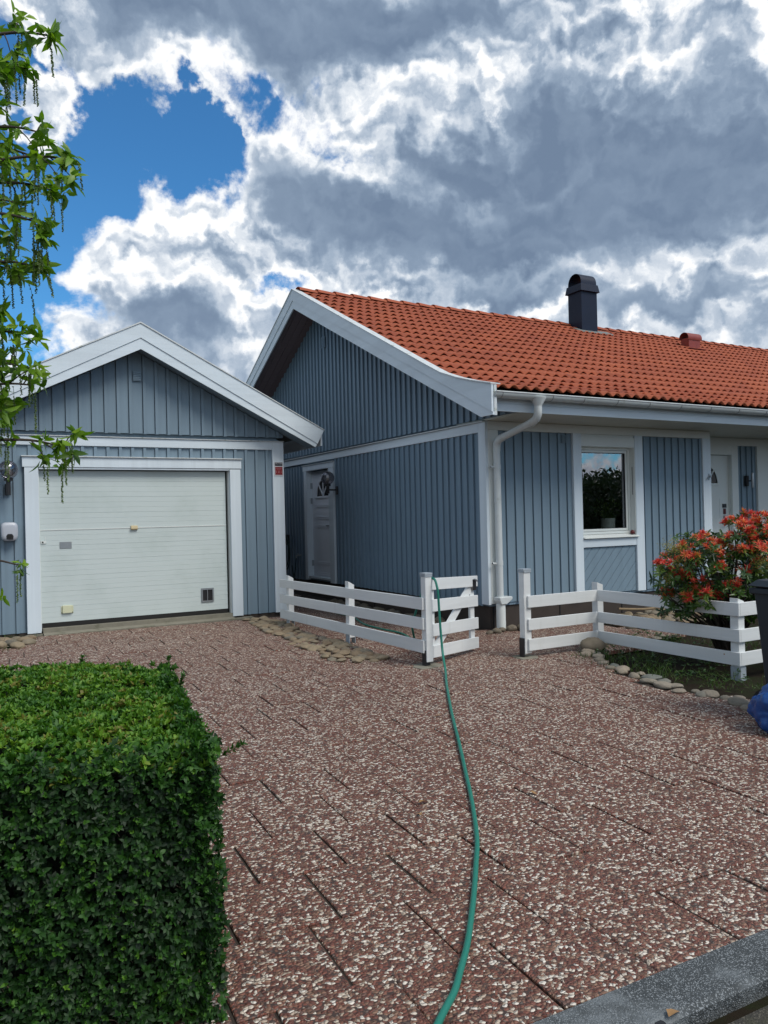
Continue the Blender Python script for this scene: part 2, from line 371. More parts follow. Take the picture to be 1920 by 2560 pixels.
def doormat():
    m, t = newmat('garage_door_panel'); g = geo(t)
    z = t.node('ShaderNodeSeparateXYZ'); t.put(z.inputs[0], g); z = z.outputs[2]
    n = t.noise(t.vmath('MULTIPLY', g, (1, 1, 25)), 4, 5, .6); n2 = t.noise(g, 2.0, 5, .6); n3 = t.noise(g, 140, 2, .6)
    c = t.mix(n, (.50, .575, .57, 1), (.56, .635, .63, 1)); c = t.mix(t.mapr(n2, .42, .72, 0, .45), c, (.43, .51, .49, 1))
    c = t.mix(t.mapr(n3, .6, .75, 0, .25), c, (.45, .50, .48, 1))
    t.put(t.b.inputs['Base Color'], c); t.b.inputs['Roughness'].default_value = .5
    bump(t, n3, .25, .002); return m
M['gdoor'] = doormat()
def stonemat(name, c0, c1, c2):
    m, t = newmat(name); oi = t.node('ShaderNodeObjectInfo').outputs['Random']; g = t.node('ShaderNodeTexCoord').outputs['Object']
    c = t.ramp(oi, [(0, c0), (.5, c1), (1, c2)]); n = t.noise(g, 3, 6, .65)
    c = t.mix(t.mapr(n, .35, .75, 0, .6), c, t.vmath('SCALE', c, sc=.5)); n2 = t.noise(geo(t), 4, 4, .6)
    c = t.mix(t.mapr(n2, .5, .75, 0, .45), c, (.05, .055, .025, 1))
    t.put(t.b.inputs['Base Color'], c); t.b.inputs['Roughness'].default_value = .75; bump(t, n, .4, .02); return m
M['stone'] = stonemat('cobbles', (.20, .145, .09), (.27, .215, .14), (.17, .15, .115))
M['stoneg'] = stonemat('border_stones', (.19, .17, .13), (.30, .25, .19), (.15, .16, .14))
M['stoned'] = stonemat('wall_stones', (.12, .095, .065), (.17, .14, .10), (.10, .09, .075))
def hosemat():
    m, t = newmat('hose_rubber'); n = t.noise(geo(t), 260, 2, .6)
    t.put(t.b.inputs['Base Color'], t.mix(n, (.006, .13, .090, 1), (.014, .21, .155, 1))); t.b.inputs['Roughness'].default_value = .42; bump(t, n, .3, .002); return m
M['hose'] = hosemat()
M['darkhose'] = simple('dark_hose', (.006, .035, .028), .5, .2, 20)
M['bag'] = simple('blue_bag', (.004, .055, .23), .25, .25, 9, bmp=.4)

# ------------------------------------------------------------------ leaves
def leaves(P, D, N, L, W, tint, bend=.15, fold=.25):
    """P base points, D directions, N leaf normals: folded, bent blades of 8 vertices each"""
    P, D, N = (np.asarray(a, float) for a in (P, D, N)); n = len(P)
    L = np.broadcast_to(L, n)[:, None]; W = np.broadcast_to(W, n)[:, None]
    D = D/np.linalg.norm(D, axis=1, keepdims=True); N = N - D*(N*D).sum(1, keepdims=True)
    N = N/(np.linalg.norm(N, axis=1, keepdims=True)+1e-9); S = np.cross(D, N)
    def pt(a, s_, u): return P + D*L*a + S*W*s_ + N*L*u
    V = np.stack([pt(0, 0, 0), pt(.35, 0, .0), pt(.7, 0, -bend*.5), pt(1, 0, -bend*1.3),
                  pt(.33, -.45, fold*.25), pt(.68, -.36, fold*.15-bend*.5), pt(.33, .45, fold*.25), pt(.68, .36, fold*.15-bend*.5)], 1).reshape(-1, 3)
    q = np.array([(0, 1, 4), (0, 6, 1)]); q4 = np.array([(1, 2, 5, 4), (6, 7, 2, 1)]); q3 = np.array([(2, 3, 5), (7, 3, 2)])
    k = (np.arange(n)*8)[:, None, None]
    return V, [q+k, q4+k, q3+k], np.repeat(np.broadcast_to(tint, n), 8)
class LB:
    def __init__(s): s.v = []; s.f3 = []; s.f4 = []; s.t = []; s.n = 0
    def add(s, V, Fs, T):
        s.v.append(V); s.t.append(T)
        for a in Fs:
            a = a.reshape(-1, a.shape[-1]) + s.n
            (s.f3 if a.shape[1] == 3 else s.f4).append(a)
        s.n += len(V)
    def build(s, name, mat, parent=None, loc=(0, 0, 0)):
        V = np.concatenate(s.v) - np.array(root_loc(parent) if parent else loc); T = np.concatenate(s.t)
        f3 = np.concatenate(s.f3) if s.f3 else np.zeros((0, 3), int); f4 = np.concatenate(s.f4) if s.f4 else np.zeros((0, 4), int)
        me = bpy.data.meshes.new(name); me.vertices.add(len(V)); me.vertices.foreach_set('co', V.ravel())
        nl = f3.size + f4.size; me.loops.add(nl); me.polygons.add(len(f3)+len(f4))
        me.loops.foreach_set('vertex_index', np.concatenate([f3.ravel(), f4.ravel()]))
        tot = np.concatenate([np.full(len(f3), 3), np.full(len(f4), 4)]); st = np.concatenate([[0], np.cumsum(tot)[:-1]])
        me.polygons.foreach_set('loop_start', st); me.polygons.foreach_set('loop_total', tot)
        me.polygons.foreach_set('use_smooth', np.ones(len(tot), bool))
        a = me.attributes.new('tint', 'FLOAT', 'POINT'); a.data.foreach_set('value', np.clip(T, 0, 1).astype(np.float32))
        me.materials.append(mat); me.update(calc_edges=True)
        o = bpy.data.objects.new(name, me); C.objects.link(o)
        if parent is not None: o.parent = parent
        else: o.location = loc
        return o
def unit(v): v = np.asarray(v, float); return v/(np.linalg.norm(v, axis=-1, keepdims=True)+1e-9)
def whorls(lb, P, A, per, L, W, tint, spread=(.3, 1.2), tj=.15, up=0., droop=0.):
    """rosettes of leaves: P centres, A axes"""
    P = np.asarray(P, float); A = unit(A); n = len(P)
    ref = unit(np.cross(A, RNG.normal(size=(n, 3)))); bi = np.cross(A, ref)
    for k in range(per):
        ph = 2*math.pi*k/per*1.0 + RNG.uniform(-.4, .4, n) + (k % 2)*.3; th = RNG.uniform(spread[0], spread[1], n)
        rad = ref*np.cos(ph)[:, None] + bi*np.sin(ph)[:, None]
        D = A*np.cos(th)[:, None] + rad*np.sin(th)[:, None] + np.array([0, 0, up - droop])
        N = A*np.sin(th)[:, None] - rad*np.cos(th)[:, None] + RNG.normal(size=(n, 3))*.25
        lb.add(*leaves(P + RNG.normal(size=(n, 3))*L*.08, D, N, L*RNG.uniform(.65, 1.2, n), W*RNG.uniform(.75, 1.2, n), np.asarray(tint) + RNG.uniform(-tj, tj, n)))

# ------------------------------------------------------------------ ground, kerb, road
def sheet(name, pts, z, mat, th=0.):
    b = MB()
    if th: b.prism(pts, 2, z-th, z)
    else: b.add([(x, y, z) for x, y in pts], [tuple(range(len(pts)))])
    return tag(b.build(name, mat), kind='structure')
sheet('ground', [(-900, -900), (900, -900), (900, 900), (-900, 900)], -.06, M['soil'])
sheet('road', [(-60, -6.), (60, -8.5), (60, -.2), (-60, 3.35)], -.020, M['road'])
KS = -.030                                                   # the kerb runs almost along x
def kerb_y(x): return 1.79 + (x-1.45)*KS
kb = MB()
for i in range(-8, 8):
    x0, x1 = i*4.0-1, i*4.0+2.995
    ya, yb = kerb_y(x0), kerb_y(x1)
    kb.add([(x0, ya-.185, -.06), (x1, yb-.185, -.06), (x1, yb-.185, -.010), (x0, ya-.185, -.010), (x0, ya-.165, .004), (x1, yb-.165, .004), (x1, yb-.004, .004), (x0, ya-.004, .004), (x0, ya-.004, -.06), (x1, yb-.004, -.06)],
           [(0, 1, 2, 3), (3, 2, 5, 4), (4, 5, 6, 7), (7, 6, 9, 8), (0, 3, 4, 7, 8), (1, 9, 6, 5, 2)])
tag(kb.build('kerb', M['kerb']), kind='structure')
# paving: 40 cm slabs in running bond, each slab set a little out of level
def inside(x, y):
    if y < 1.7 or x < (.25 if y < 10.4 else .66): return False
    if y > 7.95 and x > 5.66: return False
    if y > 11.15 and x < 4.6: return False
    if y > 15.5: return False
    bx = np.interp(y, [1.7, 3.4, 3.6, 4.1, 4.45, 4.9, 5.45, 5.9, 6.2, 6.25, 7.2, 7.9], [5.6, 5.6, 5.12, 5.22, 5.12, 5.35, 5.42, 5.75, 5.95, 7.5, 7.5, 7.3])
    return x < bx
pv = MB(); a3 = R(-3.0); ca, sa = math.cos(a3), math.sin(a3)
org = (1.6, 1.79)
def slab_xy(u, v): return org[0] + u*ca - v*sa, org[1] + u*sa + v*ca
rows = 35; PH = [0, .19, .06, .22, .02, .2]
rr = random.Random(4)
for j in range(rows):
    off = (j % 2)*.195 + rr.uniform(-.05, .05); v0, v1 = j*.408, (j+1)*.408
    for i in range(-9, 20):
        u0 = i*.388 + off; gx_ = rr.choice([.003, .005, .008, .012, .015]) ; gy_ = rr.choice([.001, .002, .003, .005])
        a, b, c, d = u0+gx_/2, u0+.388-gx_/2, v0+gy_, v1-gy_
        cx_, cy_ = slab_xy((a+b)/2, (c+d)/2)
        if not inside(cx_, cy_): continue
        z0 = rr.uniform(-.0035, .0035); tx, ty = rr.uniform(-.006, .006), rr.uniform(-.006, .006)
        ch = .004; ring = []
        outer = [slab_xy(*p) for p in ((a, c), (b, c), (b, d), (a, d))]; inner = [slab_xy(*p) for p in ((a+ch, c+ch), (b-ch, c+ch), (b-ch, d-ch), (a+ch, d-ch))]
        def zz(p): return z0 + tx*(p[0]-cx_) + ty*(p[1]-cy_)
        V = [(*p, zz(p)) for p in inner] + [(*p, zz(p)-.003) for p in outer] + [(*p, -.04) for p in outer]
        fs = [(0, 1, 2, 3)] + [(k, (k+1) % 4 , 4+(k+1) % 4, 4+k)[::-1] for k in range(4)] + [(4+k, 4+(k+1) % 4, 8+(k+1) % 4, 8+k)[::-1] for k in range(4)]
        pv.add(V, fs)
tag(pv.build('paving', M['paving']), kind='structure')
sheet('joint_sand', [(.1, 1.81), (5.7, 1.66), (5.55, 3.4), (5.1, 3.6), (5.2, 4.1), (5.1, 4.45), (5.4, 5.45), (6.1, 6.25), (7.5, 6.3), (7.4, 7.98), (5.92, 7.98), (5.92, 15.4), (4.5, 15.4), (4.47, 11.2), (.8, 11.2), (.8, 10.4), (.1, 10.4)], -.009, simple('joint_earth', (.034, .025, .018), .95, .4, 30, bmp=.6))

# ------------------------------------------------------------------ board and batten cladding
def cladding(mb, ax, c, out, u0, u1, zb, zt, period=.168, rib=.042, dep=.022, ph=0., groove=.006, side=-1):
    """ax: the axis the wall runs along (0 x, 1 y); c: the other coordinate of the board face; out: +1/-1 outward sign; zb, zt functions of u"""
    def P(u, d, z): return (u, c+out*d, z) if ax == 0 else (c+out*d, u, z)
    us = []
    k = math.floor((u0-ph)/period)-1
    while True:
        r0 = ph + k*period; r1 = r0 + rib; k += 1
        if r0 > u1: break
        if r1 < u0: continue
        us.append((max(r0, u0), min(r1, u1)))
    g = .004
    prev = u0
    def strip(a, b, d0, d1):           # one vertical face between two profile points
        if b - a < 1e-5 and abs(d0-d1) < 1e-6: return
        V = [P(a, d0, zb(a)), P(b, d1, zb(b)), P(b, d1, zt(b)), P(a, d0, zt(a))]
        mb.add(V, [(0, 1, 2, 3)])
    for r0, r1 in us:
        if r0 > prev: strip(prev, r0-groove if r0-groove > prev else r0, 0, 0)
        if r0-groove > prev: strip(r0-groove, r0-groove, 0, -.012); strip(r0-groove, r0, -.012, -.012)
        j = random.uniform(-.0015, .0015)
        strip(r0, r0, -.012, dep+j); strip(r0, r1, dep+j, dep+j); strip(r1, r1, dep+j, 0)
        for zf in (zb, zt):
            mb.add([P(r0, 0, zf(r0)), P(r1, 0, zf(r1)), P(r1, dep+j, zf(r1)), P(r0, dep+j, zf(r0))], [(0, 1, 2, 3)])
        prev = r1
    if prev < u1: strip(prev, u1, 0, 0)
const = lambda z: (lambda u: z)

# ------------------------------------------------------------------ garage
GY = 11.329
def build_garage():
    g = thing('garage', 'blue-grey boarded garage with a white roof edge and a wide white up-and-over door', 'garage', (2.268, GY, 0))
    xl, xr, ridge = .064, 4.472, 2.268; yb = GY+5.6; OV = .35
    rt = lambda x: 4.284 - .512*abs(x-ridge)                  # top of the roof
    # core walls round the door opening
    c = MB(); d0, d1, dz = .950, 3.600, 2.235; yf = GY+.03
    c.box((xl+.02, yf, .03), (d0, yf+.12, 2.7)); c.box((d1, yf, .03), (xr-.02, yf+.12, 2.7)); c.box((d0, yf, dz), (d1, yf+.12, 2.7))
    c.box((xl+.02, yf+.12, .03), (xl+.12, yb, 2.7)); c.box((xr-.12, yf+.12, .03), (xr-.02, yb, 2.7)); c.box((xl+.02, yb, .03), (xr-.02, yb+.1, 2.7))
    c.prism([(xl+.02, 2.7), (xr-.02, 2.7), (ridge, 3.84)], 1, yf, yf+.1); c.prism([(xl+.02, 2.7), (xr-.02, 2.7), (ridge, 3.84)], 1, yb, yb+.1)
    c.build('wall', M['blue'], g)
    s = MB(); f = GY+.02
    cladding(s, 0, f, -1, xl+.18, .752, const(.05), const(2.566), ph=.645-.168*3); s.build('cladding', M['blue'], g); s = MB()
    cladding(s, 0, f, -1, 3.779, 4.292, const(.04), const(2.566), ph=1.666); s.build('cladding', M['blue'], g); s = MB()
    cladding(s, 0, f, -1, .752, 3.779, const(2.424), const(2.566), ph=1.666)
    s.build('cladding', M['blue'], g)
    s = MB(); gt = lambda x: 3.93 - .512*abs(x-ridge)
    cladding(s, 0, GY-.015, -1, xl, ridge, const(2.752), gt, ph=1.141, groove=.010)
    cladding(s, 0, GY-.015, -1, ridge, xr, const(2.752), gt, ph=2.344-.168*12, groove=.010)
    s.box((xl, GY-.015, 2.752), (xr, GY+.03, 2.760)); s.build('gable_cladding', M['blue'], g)
    # side walls
    s = MB(); cladding(s, 1, xr-.02, 1, GY+.02, yb, const(.05), const(2.69)); s.build('side_cladding', M['blue'], g); s = MB(); cladding(s, 1, xl+.02, -1, GY+.02, yb, const(.05), const(2.69)); s.build('side_cladding', M['blue'], g)
    p = MB(); p.box((xl+.05, GY+.028, -.2), (.93, yb, .045)); p.box((3.62, GY+.028, -.2), (xr-.05, yb, .045)); p.build('plinth', M['plinth'], g)
    b = MB(); b.box((xl+.18, GY-.012, 2.566), (4.292, GY+.03, 2.69)); b.build('band_board', M['whiteh'], g, bevel=.003)
    b = MB(); b.box((xl-.01, GY-.03, 2.693), (xr+.01, GY+.03, 2.703)); b.build('drip_flashing', M['cap'], g)
    for x0, x1 in ((4.293, xr+.006), (xl-.006, xl+.178)):
        b = MB(); b.box((x0, GY-.016, .035), (x1, GY+.03, 2.69)); b.build('corner_board', M['white'], g, bevel=.003)
    b = MB(); b.box((xr-.02, GY+.031, .035), (xr+.006, GY+.17, 2.69)); b.build('corner_board', M['white'], g, bevel=.003)
    # door surround
    fr = MB(); fr.box((.776, GY-.035, .035), (.948, GY+.02, 2.262)); fr.box((3.600, GY-.035, .035), (3.764, GY+.02, 2.255))
    fr.box((.752, GY-.040, 2.266), (3.779, GY+.02, 2.405)); fr.box((.955, GY-.028, 2.238), (3.598, GY+.02, 2.264)); fr.build('door_frame', M['white'], g, bevel=.003)
    fr = MB(); fr.box((.740, GY-.062, 2.407), (3.790, GY+.02, 2.420)); fr.build('head_flashing', M['cap'], g)
    MB().box((3.585, GY+.021, .05), (3.6015, GY+.14, 2.236)).build('jamb_lining', M['cream'], g); MB().box((.9485, GY+.021, .05), (.958, GY+.14, 2.236)).build('jamb_lining', M['cream'], g)
    db = MB(); db.box((.90, GY+.105, .02), (3.65, GY+.11, 2.24)); db.build('door_seal', M['rubber'], g)
    # the door: ribbed panels, joint at mid height
    d = MB(); x0, x1 = .959, 3.552; yd = GY+.062
    def panel(z0, z1):
        prof = [(yd+.04, z0), (yd, z0)]; z = z0; n = int(round((z1-z0)/.0705)); h = (z1-z0)/n
        for i in range(n):
            if i: prof += [(yd, z-.0025), (yd+.0045, z), (yd, z+.0025)] if i % 3 == 0 else [(yd, z-.002), (yd+.0028, z), (yd, z+.002)]
            z += h
        prof += [(yd, z1), (yd+.04, z1)]
        d.prism([(a, b_) for a, b_ in prof], 0, x0, x1)
    panel(.150, 1.408); panel(1.421, 2.225)
    gd = d.build('garage_door', M['gdoor'], g)
    q = MB(); q.box((x0, yd-.006, 1.4085), (x1, yd+.012, 1.4205)); q.build('panel_rail', M['cream'], gd)
    q = MB(); q.box((x0, yd+.003, .088), (x1, yd+.03, .1495)); q.build('bottom_seal', M['rubber'], gd)
    q = MB(); q.prism([(yd-.03, 1.385), (yd-.038, 1.40), (yd-.03, 1.44), (yd-.001, 1.446), (yd-.001, 1.385)], 0, 2.15, 2.245); q.build('grip', M['rust'], gd, bevel=.004)
    q = MB(); q.box((1.204, yd-.006, 1.152), (1.358, yd-.0005, 1.246)); q.build('name_plate', M['steel'], gd, bevel=.003)
    q = MB(); q.box((.968, yd-.012, 1.232), (1.035, yd-.0005, 1.268)); q.lathe([(.009, -.014), (.009, 0)], (.992, yd, 1.251), 12, 'Y'); q.box((1.024, yd-.006, 1.268), (1.031, yd-.001, 1.325)); q.build('lock', M['cream'], gd)
    q = MB(); q.lathe([(.0105, -.016), (.0105, -.0125)], (.992, yd, 1.250), 12, 'Y'); q.build('keyhole', M['rubber'], gd)
    q = MB(); q.box((1.222, yd-.03, .268), (1.345, yd-.0005, .372)); q.box((1.206, yd-.010, .262), (1.2215, yd-.0005, .366)); q.box((1.3455, yd-.010, .262), (1.362, yd-.0005, .366)); q.build('socket_cover', M['ivory'], gd, bevel=.003)
    for xx in (1.214, 1.354): MB().lathe([(.007, -.013), (.007, -.0102)], (xx, yd, .275), 10, 'Y').build('screw', M['rubber'], gd)
    vx0, vx1, vz0, vz1 = 3.148, 3.335, .275, .482; v = MB()
    for a, b_ in (((vx0, vz0), (vx1, vz0+.02)), ((vx0, vz1-.026), (vx1, vz1)), ((vx0, vz0+.0201), (vx0+.02, vz1-.0261)), ((vx1-.02, vz0+.0201), (vx1, vz1-.0261))): v.box((a[0], yd-.016, a[1]), (b_[0], yd-.0005, b_[1]))
    v.box((3.234, yd-.018, vz0+.021), (3.243, yd-.004, vz1-.027)); v.build('vent_frame', M['steel'], gd)
    v = MB(); v.box((vx0+.0201, yd-.004, vz0+.0201), (vx1-.0201, yd-.0006, vz1-.0262)); v.build('vent_mesh', M['blackpl'], gd)
    # concrete sill
    q = MB(); q.prism([(GY-.145, -.05), (GY-.145, .012), (GY-.02, .030), (GY-.02, .085), (GY+.2, .086), (GY+.2, -.05)], 0, .97, 3.61); q.box((.80, GY-.05, -.05), (.96, GY+.02, .022)); q.build('sill', M['conc'], g)
    q = MB(); q.box((3.612, GY-.10, -.05), (3.9, GY+.026, .010)); q.build('sill_end', M['conc'], g)
    # roof
    y0 = GY-OV
    for sx, e in ((1, 5.03), (-1, 2*ridge-5.03)):
        top = lambda x: 4.284-.512*abs(x-ridge)
        r_ = MB(); r_.prism([(ridge, 4.262), (e-sx*.01, top(e)-.022), (e-sx*.055, top(e)-.062), (ridge, 4.20)], 1, y0+.03, yb+.3); r_.build('roof', M['flash'], g)
        hi = MB(); hi.prism([(ridge, 4.262), (e, top(e)-.012), (e-sx*.112, top(e)-.222), (ridge, 4.062)], 1, y0, y0+.028)
        hi.build('barge_board', M['whiteh'], g)
        lo = MB(); lo.prism([(ridge, 4.0605), (e-sx*.1122, top(e)-.2238), (e-sx*.145, top(e)-.276), (ridge, 3.905)], 1, y0+.012, y0+.036); lo.build('barge_board', M['whiteh'], g)
        cp = MB(); cp.prism([(ridge, 4.284), (e+sx*.008, top(e)+.0), (e+sx*.008, top(e)-.0115), (ridge, 4.2635)], 1, y0-.012, y0+.14); cp.build('ridge_flashing', M['cap'], g)
        so_ = MB(); so_.prism([(ridge, 3.955), (e-sx*.15, 3.955-.512*abs(e-ridge-sx*.15)), (e-sx*.15, 3.940-.512*abs(e-ridge-sx*.15)), (ridge, 3.940)], 1, y0+.037, GY+.0); so_.build('soffit', M['blue'], g)
        fa = MB(); fa.box((e-sx*.045, y0+.038, top(e)-.25), (e-sx*.02, yb+.3, top(e)-.064)); fa.build('eaves_board', M['whiteh'], g)
    v = MB(); v.box((2.209, GY-.046, 3.508), (2.322, GY-.038, 3.648))
    for i in range(5): v.prism([(GY-.052, 3.525+i*.024), (GY-.0465, 3.54+i*.024), (GY-.0465, 3.520+i*.024)], 0, 2.217, 2.314)
    v.build('gable_vent', M['blue'], g)
    return g
build_garage()

# ------------------------------------------------------------------ house
XH, YH = 5.922, 7.985
def build_house():
    h = thing('house', 'single-storey blue-grey boarded house with white trim and an orange clay tile roof', 'house', (XH, YH, 0))
    xe = 22.; RY, RZ = 12.87, 5.60; YB = 2*RY-YH; XO = 5.33
    roof_z = lambda y: np.interp(min(y, 2*RY-y), [7.10, 7.45, 7.75, 8.09, 8.5, RY], [2.922, 3.022, 3.125, 3.25, 3.435, 5.570])
    gz_ = lambda y: 5.36 - .489*abs(y-RY)
    gztop = lambda y: max(2.70, gz_(y)+.02)
    # core
    c = MB(); t = .14; y0 = YH+.035
    wx0, wx1, wz0, wz1 = 7.548, 8.562, 1.15, 2.398
    c.box((XH+.04, y0, .30), (wx0, y0+t, 2.70)); c.box((wx1, y0, .30), (10.18, y0+t, 2.70)); c.box((wx0, y0, .30), (wx1, y0+t, wz0)); c.box((wx0, y0, wz1), (wx1, y0+t, 2.70))
    c.box((10.04, y0+t, .30), (10.18, 8.63, 2.70))
    c.box((10.04, 8.635, .30), (10.44, 8.8, 2.70)); c.box((10.44, 8.635, 2.39), (11.53, 8.8, 2.70)); c.box((11.53, 8.635, .30), (12.7, 8.8, 2.70)); c.box((12.7, 8.635, .3), (13.6, 8.8, .9)); c.box((12.7, 8.635, 2.39), (13.6, 8.8, 2.70)); c.box((13.6, 8.635, .30), (xe, 8.8, 2.70))
    # gable end wall with the side door opening
    X0, X1 = XH+.035, XH+.16
    c.box((X0, y0+t, .30), (X1, 12.745, 2.70)); c.box((X0, 13.758, .30), (X1, YB, 2.70)); c.box((X0, 12.745, 2.395), (X1, 13.758, 2.70)); c.box((X0, 12.745, .30), (X1, 13.758, .36))
    c.prism([(YH+.05, 2.70), (YB, 2.70), (RY, gz_(RY)-.01)], 0, X0, X1)
    c.box((X1, YB-.12, .3), (xe, YB, 2.7)); c.build('wall', M['blue_shaded'], h)
    p = MB(); p.box((XH+.055, YH+.055, -.25), (xe, YB-.05, .30))
    pl = p.build('plinth', M['plinth'], h)
    for x in (6.02, 7.14, 8.3, 9.5): MB().box((x, YH+.046, -.2), (x+.012, YH+.0545, .29)).build('joint_strip', M['dark'], pl)
    for y in (9.2, 11.2): MB().box((XH+.046, y, -.2), (XH+.0545, y+.012, .29)).build('joint_strip', M['dark'], pl)
    # gable cladding
    s = MB(); f = XH+.022; per = .1495
    cladding(s, 1, f, -1, 8.125, 12.54, const(.30), const(2.549), per, .046, .024, 12.454, .008); s.build('cladding', M['blue_shaded'], h); s = MB()
    cladding(s, 1, f, -1, 13.88, YB-.14, const(.28), const(2.513), per, .046, .024, 12.454, .008)
    s.build('cladding', M['blue_shaded'], h)
    s = MB()
    cladding(s, 1, XH-.012, -1, 7.235, RY, const(2.715), lambda y: max(2.716, min(gztop(y), roof_z(y)-.06)), per, .046, .026, 12.454, .010)
    cladding(s, 1, XH-.012, -1, RY, YB+.7, const(2.715), lambda y: max(2.716, min(gztop(y), roof_z(y)-.06)), per, .046, .026, 12.454, .010)
    s.box((XH-.012, 7.24, 2.7125), (XH+.036, YB, 2.7145)); s.build('gable_cladding', M['blue_shaded'], h)
    b = MB(); b.box((XH-.012, 8.126, 2.549), (XH+.03, YB-.14, 2.672)); b.build('band_board', M['whiteh'], h, bevel=.003)
    b = MB(); b.box((XH-.045, 7.985, 2.674), (XH+.03, YB, 2.686)); b.build('drip_flashing', M['cap'], h)
    b = MB(); b.box((XH-.014, YH-.012, .325), (XH+.03, 8.125, 2.672)); b.build('corner_board', M['white'], h, bevel=.003)
    b = MB(); b.box((XH+.0305, YH-.014, .335), (6.117, YH+.034, 2.57)); b.build('corner_board', M['cream'], h, bevel=.003)
    b = MB(); b.box((XH-.014, YB-.14, .30), (XH+.03, YB, 2.672)); b.build('corner_board', M['white'], h)
    # front cladding, beam and window surround
    s = MB(); f = YH+.022
    cladding(s, 0, f, -1, 6.1175, 7.39, const(.338), const(2.568), .150, .040, .020, 6.243, .008); s.build('cladding', M['blue'], h); s = MB()
    cladding(s, 0, f, -1, 8.731, 10.02, const(.338), const(2.568), .150, .040, .020, 8.774, .008)
    s.build('cladding', M['blue'], h)
    b = MB(); b.box((XH+.0305, YH-.016, 2.571), (10.20, YH+.034, 2.684)); b.build('wall_beam', M['cream'], h, bevel=.002)
    for x0, x1 in ((7.391, 7.541), (8.57, 8.73)):
        b = MB(); b.box((x0, YH-.018, .328), (x1, YH+.034, 2.5705)); b.build('window_post', M['white'], h, bevel=.003)
    b = MB(); b.box((7.5415, YH-.010, 2.405), (8.5695, YH+.034, 2.535)); b.build('window_head', M['cream'], h, bevel=.002)
    b = MB(); b.box((7.5415, YH+.012, 2.5355), (8.5695, YH+.034, 2.5705)); b.build('head_slot', M['cream'], h)
    b = MB(); b.box((7.5415, YH-.012, .992), (8.5695, YH+.034, 1.105)); b.build('window_apron', M['whiteh'], h, bevel=.003)
    # slanting boards under the window
    s = MB(); x0, x1, z0, z1 = 7.5415, 8.5695, .338, .991; yy = YH+.014
    w_ = .148; k = -8
    from itertools import product
    def clip(poly):
        for ax, lim, sg in ((0, x0, 1), (0, x1, -1), (1, z0, 1), (1, z1, -1)):
            out = []
            for i in range(len(poly)):
                a, b_ = poly[i-1], poly[i]; da, db = sg*(a[ax]-lim), sg*(b_[ax]-lim)
                if (da >= 0) != (db >= 0):
                    tt = da/(da-db); out.append((a[0]+(b_[0]-a[0])*tt, a[1]+(b_[1]-a[1])*tt))
                if db >= 0: out.append(b_)
            poly = out
            if len(poly) < 3: return None
        return poly
    for k in range(-8, 16):
        a = x0 + k*w_; sl_ = .93
        pg = clip([(a, z0-.2), (a+w_-.009, z0-.2), (a+w_-.009+1.2*sl_, z0+1.0), (a+1.2*sl_, z0+1.0)])
        if pg: s.prism([(p_[0], p_[1]) for p_ in pg], 1, yy, yy+.012)
    s.box((x0, yy+.0125, z0), (x1, yy+.018, z1)); s.build('slanted_boards', M['blue'], h)
    # window
    wf = MB(); ya, yb_ = YH+.080, YH+.15; fw = .040
    def ring(mb, x0, x1, z0, z1, w1, ya, yb):
        mb.box((x0, ya, z0), (x0+w1, yb, z1)); mb.box((x1-w1, ya, z0), (x1, yb, z1)); mb.box((x0+w1, ya, z0), (x1-w1, yb, z0+w1)); mb.box((x0+w1, ya, z1-w1), (x1-w1, yb, z1))
    ring(wf, 7.550, 8.560, 1.165, 2.396, .036, ya, yb_)
    win = wf.build('window', M['cream'], h, bevel=.003)
    sw = MB(); ring(sw, 7.590, 8.520, 1.206, 2.356, .034, ya+.014, yb_-.01); sw.build('sash', M['cream'], win, bevel=.003)
    sg = MB(); ring(sg, 7.6245, 8.4855, 1.2405, 2.3215, .007, ya+.022, yb_-.02); sg.build('glazing_bead', M['blackpl'], win)
    pn = MB(); pn.add([(7.632, ya+.034, 1.2478), (8.478, ya+.034, 1.2478), (8.478, ya+.034, 2.314), (7.632, ya+.034, 2.314)], [(0, 1, 2, 3)]); pn.build('pane', M['glass'], win)
    sl2 = MB(); sl2.prism([(YH-.045, 1.112), (YH-.045, 1.126), (YH+.08, 1.163), (YH+.08, 1.112)], 0, 7.543, 8.600); sl2.build('sill', M['cream'], win, bevel=.002)
    rv = MB(); rv.box((8.5605, YH-.008, 1.13), (8.5695, YH+.15, 2.40)); rv.box((7.542, YH-.008, 1.13), (7.5495, YH+.15, 2.40)); rv.box((7.5496, YH-.006, 2.3965), (8.5604, YH+.15, 2.404)); rv.build('reveal', M['cream'], win)
    rv = MB(); rv.box((8.5565, YH+.030, 1.72), (8.5604, YH+.037, 2.12)); rv.build('vent_slot', M['blackpl'], win)
    rm = MB(); rx0, rx1, ry0, ry1, rz0, rz1 = 6.8, 9.6, YH+.176, 10.6, .35, 2.65
    rm.add([(rx0, ry0, rz0), (rx1, ry0, rz0), (rx1, ry1, rz0), (rx0, ry1, rz0), (rx0, ry0, rz1), (rx1, ry0, rz1), (rx1, ry1, rz1), (rx0, ry1, rz1)], [(0, 1, 2, 3), (4, 5, 6, 7), (0, 3, 7, 4), (1, 2, 6, 5), (3, 2, 6, 7)])
    rm.build('room', simple('room_wall', (.10, .10, .09), .9, .1, 2), h)
    rm = MB(); rm.box((7.56, YH+.151, 1.17), (8.55, YH+.42, 1.20)); rm.build('window_shelf', M['cream'], h)
    # porch recess: column, return wall, entrance
    b = MB(); b.box((10.021, YH-.020, .30), (10.201, YH+.034, 2.5705)); b.box((10.181, YH+.0345, .30), (10.201, 8.62, 2.684)); b.build('porch_post', M['white'], h, bevel=.002)
